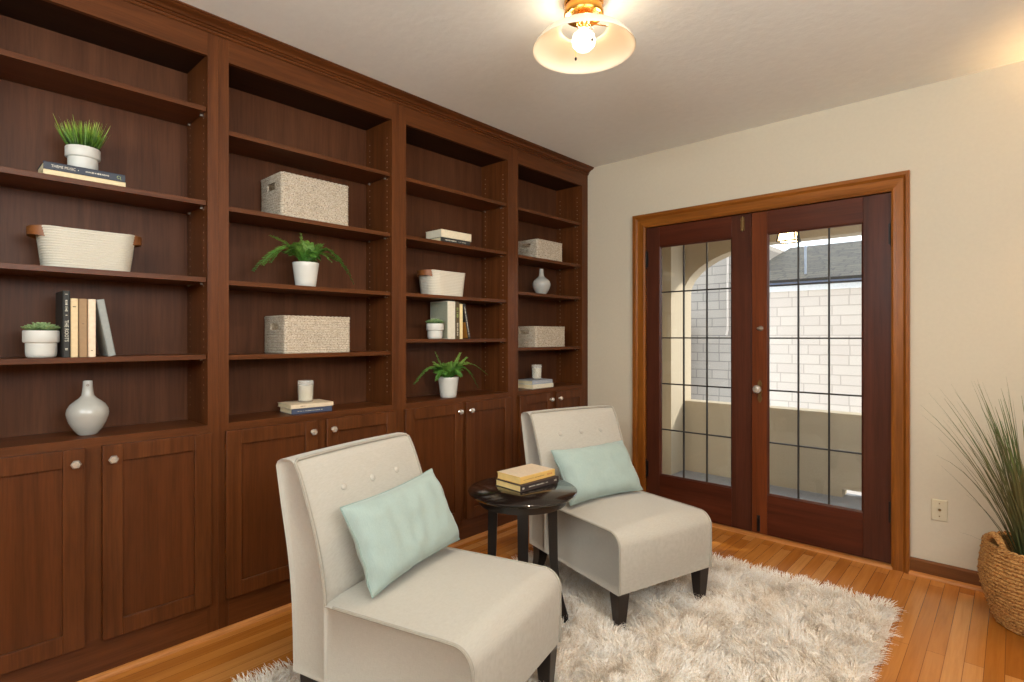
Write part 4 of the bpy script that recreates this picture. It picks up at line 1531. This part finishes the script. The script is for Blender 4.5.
gq = 'pale woven storage baskets'
woven_box('large pale woven basket on the second shelf of the second unit, above the fern', (-0.132, 1.311, 1.807), 0.224, 0.345, 0.198, gq, M['hyacinth'], 16)
woven_box('large pale woven basket on the fourth shelf of the second unit, below the fern', (-0.134, 1.324, 1.170), 0.224, 0.338, 0.172, gq, M['hyacinth'], 14)
woven_box('pale woven basket in the corner unit, above the bottle vase', (-0.132, 3.118, 1.805), 0.220, 0.292, 0.132, gq, M['hyacinth'], 11)
woven_box('pale woven basket in the corner unit, below the bottle vase', (-0.132, 3.127, 1.174), 0.220, 0.338, 0.143, gq, M['hyacinth'], 12)


# ================================================================ ROPE BASKETS
def rope_basket(label, loc, sx, sy, h, group, flare, coils, left_handle=True, right_handle=True):
    """coiled cotton rope basket, wider at the rim, leather tab handles at the ends (y axis)"""
    root = thing('rope_basket', label, 'basket', loc, 0, group)
    rings_o, rings_i = [], []
    base = rounded_rect(1, 1, 1, 12)
    nz = coils * 6
    for i in range(nz + 1):
        u = i / nz
        s = 1 - flare * (1 - u)
        d = 0.0019 * abs(sin(pi * u * coils))
        ro, ri = [], []
        rr = 0.062
        for (x, y) in rounded_rect(sx / 2 * s, sy / 2 * s, rr, 10):
            # rim dips along the long sides and rises at the ends
            e = (abs(y) / (sy / 2 * s)) ** 2
            z = u * h * (0.955 + 0.045 * e)
            nx, ny = (x / (sx / 2), y / (sy / 2))
            l = sqrt(nx * nx + ny * ny)
            ro.append((x + nx / l * d, y + ny / l * d, z))
            ri.append((x * (1 - 0.0075 / (sx / 2)), y * (1 - 0.0075 / (sy / 2)), max(0.008, z)))
        rings_o.append(ro)
        rings_i.append(ri)
    mb = MB()
    mb.loft(rings_o + list(reversed(rings_i)), True, True)
    mb.build('basket_body', M['rope'], root, smooth=True, angle=80)
    for s, on in ((-1, left_handle), (1, right_handle)):
        if not on:
            continue
        y = s * (sy / 2)
        hd = MB()
        # a leather strap running across the end, bowed outwards from the rim
        P_ = smooth_path([(0.066, y - s * 0.030, 0), (0.058, y - s * 0.004, 0), (0.036, y + s * 0.018, 0), (0.0, y + s * 0.026, 0), (-0.036, y + s * 0.018, 0), (-0.058, y - s * 0.004, 0), (-0.066, y - s * 0.030, 0)], 4)
        n_ = len(P_)
        z0_, z1_ = h * 0.70, h * 1.015
        rings = []
        for i, p in enumerate(P_):
            t_ = (P_[min(i + 1, n_ - 1)] - P_[max(i - 1, 0)]).normalized()
            nn = Vector((t_.y, -t_.x, 0)) * 0.0016
            k_ = 0.012 * (1 - abs(2 * i / (n_ - 1) - 1) ** 2)
            rings.append([p - nn + Vector((0, 0, z0_ + k_)), p + nn + Vector((0, 0, z0_ + k_)), p + nn + Vector((0, 0, z1_ - k_ * 0.4)), p - nn + Vector((0, 0, z1_ - k_ * 0.4))])
        hd.loft(rings)
        hd.build('leather_handle', M['leather'], root, smooth=True, angle=60)
    return root


gq = 'cream rope baskets'
rope_basket('long cream rope basket with leather handles on the third shelf of the first unit', (-0.110, 0.437, 1.496), 0.185, 0.290, 0.146, gq, 0.11, 16)
rope_basket('smaller cream rope basket with a leather handle on the third shelf of the third unit', (-0.110, 2.172, 1.4925), 0.180, 0.284, 0.150, gq, 0.10, 16, True, False)

# ================================================================ RUG
rug = thing('shag_rug', 'cream shaggy rug spread under the two chairs on the oak floor', 'rug', (0, 0, 0))
RX0, RX1, RY0, RY1 = 0.46, 2.07, 0.55, 3.02
MB().prism([(x + (RX0 + RX1) / 2, y + (RY0 + RY1) / 2) for x, y in rounded_rect((RX1 - RX0) / 2, (RY1 - RY0) / 2, 0.09, 6)], 'Z', 0.0004, 0.008).build('backing', M['shag'], rug)
random.seed(77)
pv, pf = [], []
HX, HY = (RX1 - RX0) / 2, (RY1 - RY0) / 2
CXm, CYm = (RX0 + RX1) / 2, (RY0 + RY1) / 2
for it in range(16500):
    x = random.uniform(RX0, RX1)
    y = random.uniform(RY0, RY1)
    ax_, ay_ = abs(x - CXm) - (HX - 0.09), abs(y - CYm) - (HY - 0.09)
    if ax_ > 0 and ay_ > 0 and ax_ * ax_ + ay_ * ay_ > 0.0081:
        continue
    nv = mnoise.noise(Vector((x * 5.5, y * 5.5, 1.3)))
    nv2 = mnoise.noise(Vector((x * 5.5, y * 5.5, 9.7)))
    la = pi * 2.2 * nv + 1.9 * nv2 + random.uniform(-0.7, 0.7)
    lean = 0.42 + 0.5 * abs(nv2) + random.uniform(-0.2, 0.35)
    # tufts along the border fall outwards
    ex = max(0.0, abs(x - CXm) - HX + 0.07) / 0.07
    ey = max(0.0, abs(y - CYm) - HY + 0.07) / 0.07
    dx, dy = cos(la), sin(la)
    if ex > 0 or ey > 0:
        dx = dx * (1 - max(ex, ey)) + (1 if x > CXm else -1) * ex * 1.2
        dy = dy * (1 - max(ex, ey)) + (1 if y > CYm else -1) * ey * 1.2
        q = sqrt(dx * dx + dy * dy) + 1e-6
        dx, dy = dx / q, dy / q
        lean += 0.25 * max(ex, ey)
    L = random.uniform(0.036, 0.060)
    for s in range(5):
        ox, oy = random.gauss(0, 0.0045), random.gauss(0, 0.0045)
        sa_ = random.uniform(0, 2 * pi)
        spx, spy = 0.014 * cos(sa_), 0.014 * sin(sa_)
        wq = random.uniform(0.0020, 0.0034)
        wa = random.uniform(0, pi)
        wx, wy = cos(wa) * wq, sin(wa) * wq
        base = len(pv)
        for k in range(4):
            u = k / 3
            th = lean * u * 1.15
            hz = 0.006 + L * (u * cos(th * 0.85)) * 0.86
            hr = L * u * sin(th) * 0.85
            px = x + ox + dx * hr + spx * u
            py = y + oy + dy * hr + spy * u
            wk = 1 - 0.75 * u
            pv.append((px - wx * wk, py - wy * wk, max(0.004, hz)))
            pv.append((px + wx * wk, py + wy * wk, max(0.004, hz)))
        for k in range(3):
            b_ = base + 2 * k
            pf.append((b_, b_ + 1, b_ + 3, b_ + 2))
me = bpy.data.meshes.new('pile')
me.from_pydata(pv, [], pf)
me.materials.append(M['shag'])
po_ = bpy.data.objects.new('pile', me)
COL.objects.link(po_)
po_.parent = rug
po_['kind'] = 'stuff'

# ================================================================ FLOOR BASKET WITH REEDS
BX, BY = 2.562, 3.262
fb = thing('floor_basket', 'round golden seagrass basket with loop handles standing by the door wall', 'basket', (BX, BY, 0), 0)
rows, seg, Hb = 21, 220, 0.335
vs, fs = [], []
nz = rows * 5


def rb(u):
    return 0.160 + 0.058 * sin(min(1, u * 1.35) * pi / 2) - 0.016 * max(0, u - 0.6) / 0.4


random.seed(4)
for i in range(nz + 1):
    u = i / nz
    row = u * rows
    for q in range(seg):
        a = 2 * pi * q / seg
        ph = q / seg * 2 * pi * 34 + (ifloor(row) % 2) * pi
        stake = max(0, 1 - abs(((q / seg * 22) % 1) - 0.5) / 0.09)
        d = 0.0085 * abs(sin(pi * row)) * (0.5 + 0.5 * abs(sin(ph * 0.5 + 1.1 * (row % 1)))) + 0.0045 * stake + random.uniform(-0.0009, 0.0009)
        r = rb(u) + d
        vs.append((r * cos(a), r * sin(a), u * Hb))
for i in range(nz):
    for q in range(seg):
        k = (q + 1) % seg
        fs.append((i * seg + q, i * seg + k, (i + 1) * seg + k, (i + 1) * seg + q))
fs.append(tuple(reversed(range(seg))))
o2 = len(vs)
ins = [(rb(u) - 0.010, u * Hb) for u in [1 - k / 10 for k in range(10)] + [0.03]]
for r, z in ins:
    for q in range(seg):
        a = 2 * pi * q / seg
        vs.append((r * cos(a), r * sin(a), z))
for q in range(seg):
    k = (q + 1) % seg
    fs.append((nz * seg + q, nz * seg + k, o2 + k, o2 + q))
for i in range(len(ins) - 1):
    for q in range(seg):
        k = (q + 1) % seg
        fs.append((o2 + i * seg + q, o2 + i * seg + k, o2 + (i + 1) * seg + k, o2 + (i + 1) * seg + q))
fs.append(tuple(range(o2 + (len(ins) - 1) * seg, o2 + len(ins) * seg)))
MB().add(vs, fs).build('basket_body', M['seagrass'], fb, smooth=True, angle=80)
rim = MB()
for s_ in (0, 1):
    path = []
    for q in range(160):
        a = 2 * pi * q / 160
        tw = q / 160 * 2 * pi * 20 + s_ * pi
        r = rb(1) - 0.004 + 0.006 * cos(tw)
        path.append((r * cos(a), r * sin(a), Hb + 0.002 + 0.006 * sin(tw)))
    rim.tube(path, 0.0085, 6, closed=True)
rim.build('rim', M['seagrass'], fb, smooth=True)
for a0 in (radians(214), radians(34)):
    hd = MB()
    for s_ in (0, 1):
        path = []
        for q in range(41):
            u = q / 40
            a = a0 + (u - 0.5) * 0.52
            tw = u * 2 * pi * 6 + s_ * pi
            z = Hb + 0.058 * sin(pi * u) ** 0.7
            r = rb(1) - 0.004 + 0.006 * cos(tw)
            path.append((r * cos(a), r * sin(a), z + 0.006 * sin(tw)))
        hd.tube(path, 0.0085, 6)
    hd.build('loop_handle', M['seagrass'], fb, smooth=True)

rd = thing('reed_grass', 'tall dark green reed grass rising out of the round seagrass basket', 'plant', (BX, BY, 0.0105))
MB().lathe([(0.0, 0.0), (0.095, 0.0), (0.115, 0.19), (0.108, 0.19), (0.104, 0.175), (0.0, 0.175)], 32, cap0=False, cap1=False).build('nursery_pot', M['dark'], rd, smooth=True)
MB().lathe([(0.0, 0.182), (0.104, 0.178), (0.102, 0.174), (0.0, 0.174)], 24, cap0=False, cap1=False).build('soil', M['soil'], rd)
random.seed(19)
mb = MB()


def reed(mb, a, r0, out, hgt, droop, w):
    n = 9
    b = Vector((r0 * cos(a), r0 * sin(a), 0.175))
    dirv = Vector((cos(a), sin(a), 0))
    side = Vector((-sin(a), cos(a), 0))
    side = (side + dirv * random.uniform(-0.8, 0.8)).normalized()
    rows_ = []
    wvx, wvp = random.uniform(-0.018, 0.018), random.uniform(0, 6)
    for i in range(n + 1):
        u = i / n
        p = b + Vector((-sin(a), cos(a), 0)) * (wvx * sin(4 * u + wvp) * u) + dirv * (out * u ** 1.6) + Vector((0, 0, hgt * (u - droop * u ** 4)))
        ww = w * (1 - u ** 2.5) * 0.5 + 0.0005
        nn = side.cross(Vector((0, 0, 1))) * (ww * 0.6)
        rows_.append((p - side * ww, p + nn, p + side * ww))
    for i in range(n):
        for q in (0, 1):
            mb.add([rows_[i][q], rows_[i][q + 1], rows_[i + 1][q + 1], rows_[i + 1][q]], [(0, 1, 2, 3)])


def fits(a, r0, out, room=0.25):
    return BY + (r0 + out) * sin(a) < YW - 0.012 and BX + (r0 + out) * cos(a) < XR - 0.02


cnt = 0
while cnt < 100:
    a = random.uniform(0, 2 * pi)
    r0 = 0.085 * sqrt(random.random())
    hgt = random.uniform(0.45, 0.84)
    out = random.uniform(0.02, 0.30) * (0.5 + r0 / 0.085 * 0.6)
    if not fits(a, r0, out):
        continue
    reed(mb, a, r0, out, hgt, random.uniform(0.0, 0.08), random.uniform(0.006, 0.0100))
    cnt += 1
for i in range(34):
    a = radians(random.uniform(165, 235))
    out = random.uniform(0.06, 0.31)
    if fits(a, 0.07, out):
        reed(mb, a, random.uniform(0.03, 0.085), out, random.uniform(0.62, 0.90), random.uniform(0.0, 0.08), random.uniform(0.006, 0.009))
for a, out, hgt, dr in ((radians(182), 0.33, 0.84, 0.05), (radians(188), 0.36, 0.80, 0.07), (radians(205), 0.27, 0.88, 0.03), (radians(215), 0.20, 0.90, 0.02), (radians(196), 0.36, 0.78, 0.10),
                        (radians(184), 0.30, 0.62, 0.18), (radians(225), 0.22, 0.88, 0.02), (radians(188), 0.20, 0.40, 0.12), (radians(192), 0.22, 0.22, 0.2)):
    if fits(a, 0.07, out):
        reed(mb, a, 0.07, out, hgt, dr, 0.008)
mb.build('reed_blades', M['reed'], rd)

# ================================================================ WALL PLATE
wp = thing('wall_jack', 'ivory jack plate low on the cream wall beside the door casing', 'wall plate', (2.178, YW, 0.356))
MB().loft([[(-q, -t, -r), (q, -t, -r), (q, -t, r), (-q, -t, r)] for q, r, t in ((0.034, 0.0545, 0.0), (0.034, 0.0545, 0.003), (0.031, 0.0515, 0.006))]).build('plate', M['ivory'], wp, bevel=0.001)
ylathe(MB(), [(0.0065, 0.0), (0.0065, 0.004), (0.0045, 0.009), (0.002, 0.009)], (0.001, -0.006, 0.003), 12).build('jack', M['old_brass'], wp, smooth=True)
for z in (0.035, -0.030):
    ylathe(MB(), [(0.0032, 0.0), (0.0028, 0.0014)], (0.0, -0.006, z), 10).build('screw', M['old_brass'], wp)

# ================================================================ CEILING LAMP
LMX, LMY = 1.222, 1.766
lp = thing('ceiling_lamp', 'flush ceiling lamp with brass canopy and wide opal glass shade', 'lamp', (LMX, LMY, CEIL))
MB().lathe([(0.0, -0.0003), (0.074, -0.0003), (0.077, -0.006), (0.077, -0.018), (0.072, -0.024), (0.074, -0.032), (0.078, -0.056), (0.074, -0.064), (0.030, -0.066), (0.026, -0.100), (0.0, -0.100)], 48, cap0=False, cap1=False).build('canopy', M['brass'], lp, smooth=True, angle=50)
so = [(0.092, -0.108), (0.100, -0.111), (0.116, -0.117), (0.142, -0.131), (0.168, -0.149), (0.186, -0.168), (0.195, -0.181), (0.200, -0.189)]
si = [(r - 0.004 if r > 0.06 else r - 0.003, z - 0.002) for r, z in reversed(so)]
MB().lathe(so + [(0.199, -0.192)] + si, 72, cap0=False, cap1=False).build('shade', M['shade'], lp, smooth=True, angle=60)
MB().lathe([(0.0, -0.099), (0.022, -0.099), (0.020, -0.109), (0.0, -0.110)], 24, cap0=False, cap1=False).build('socket', M['brass'], lp, smooth=True)
MB().lathe([(0.0, -0.1095), (0.014, -0.1095), (0.022, -0.118), (0.040, -0.136), (0.046, -0.156), (0.043, -0.174), (0.028, -0.190), (0.009, -0.196), (0.0, -0.1965)], 24, cap0=False, cap1=False).build('bulb', M['bulb'], lp, smooth=True)
def lamp_light(kind, name, loc, watts, col, rad, down=False):
    l = bpy.data.lights.new(name, kind)
    l.energy, l.color, l.shadow_soft_size = watts, col, rad
    if kind == 'SPOT':
        l.spot_size, l.spot_blend = radians(150), 0.5
    o = bpy.data.objects.new(name, l)
    o.location = loc
    COL.objects.link(o)
    o.parent = lp


# the bulb's light going down into the room, and the light that escapes upwards between canopy and shade
lamp_light('SPOT', 'bulb_light', (0, 0, -0.200), 46, (1.0, 0.84, 0.66), 0.03)
for q in range(6):
    a = radians(60 * q + 15)
    lamp_light('POINT', 'gap_light', (0.066 * cos(a), 0.066 * sin(a), -0.085), 0.62, (1.0, 0.80, 0.58), 0.012)
for a in (radians(30), radians(150), radians(270)):
    MB().tube([(0.025 * cos(a), 0.025 * sin(a), -0.092), (0.096 * cos(a), 0.096 * sin(a), -0.1115)], 0.0022, 6).build('shade_arm', M['brass'], lp)
for a in (radians(150), radians(330)):
    ch = MB()
    x, y = 0.075 * cos(a), 0.075 * sin(a)
    ch.tube([(0.05 * cos(a), 0.05 * sin(a), -0.1000), (x * 0.9, y * 0.9, -0.1060), (x, y, -0.1140), (x, y, -0.1840)], 0.0013, 6)
    ch.build('chain', M['brass'], lp)
    MB().lathe([(0.0, -0.1840), (0.004, -0.1860), (0.005, -0.1910), (0.003, -0.1970), (0.0, -0.1980)], 12, (x, y, 0), cap0=False, cap1=False).build('pull', M['iron'], lp, smooth=True)

# wall lamp just outside the view, right of the basket
sc_ = thing('wall_lamp', 'brass wall lamp on the door wall above the tall reeds', 'lamp', (2.92, YW, 1.98))
ylathe(MB(), [(0.05, 0.0), (0.05, 0.006), (0.03, 0.016), (0.012, 0.02), (0.009, 0.09)], (0, 0, 0), 24).build('wall_bracket', M['brass'], sc_, smooth=True)
MB().lathe([(0.055, -0.04), (0.075, 0.02), (0.090, 0.11), (0.087, 0.11), (0.072, 0.02), (0.052, -0.04)], 32, (0, -0.105, 0), cap0=False, cap1=False).build('shade', M['shade'], sc_, smooth=True)
MB().lathe([(0.0, -0.025), (0.014, -0.02), (0.026, 0.015), (0.024, 0.04), (0.0, 0.055)], 20, (0, -0.105, 0), cap0=False, cap1=False).build('bulb', M['bulb_wall'], sc_, smooth=True)
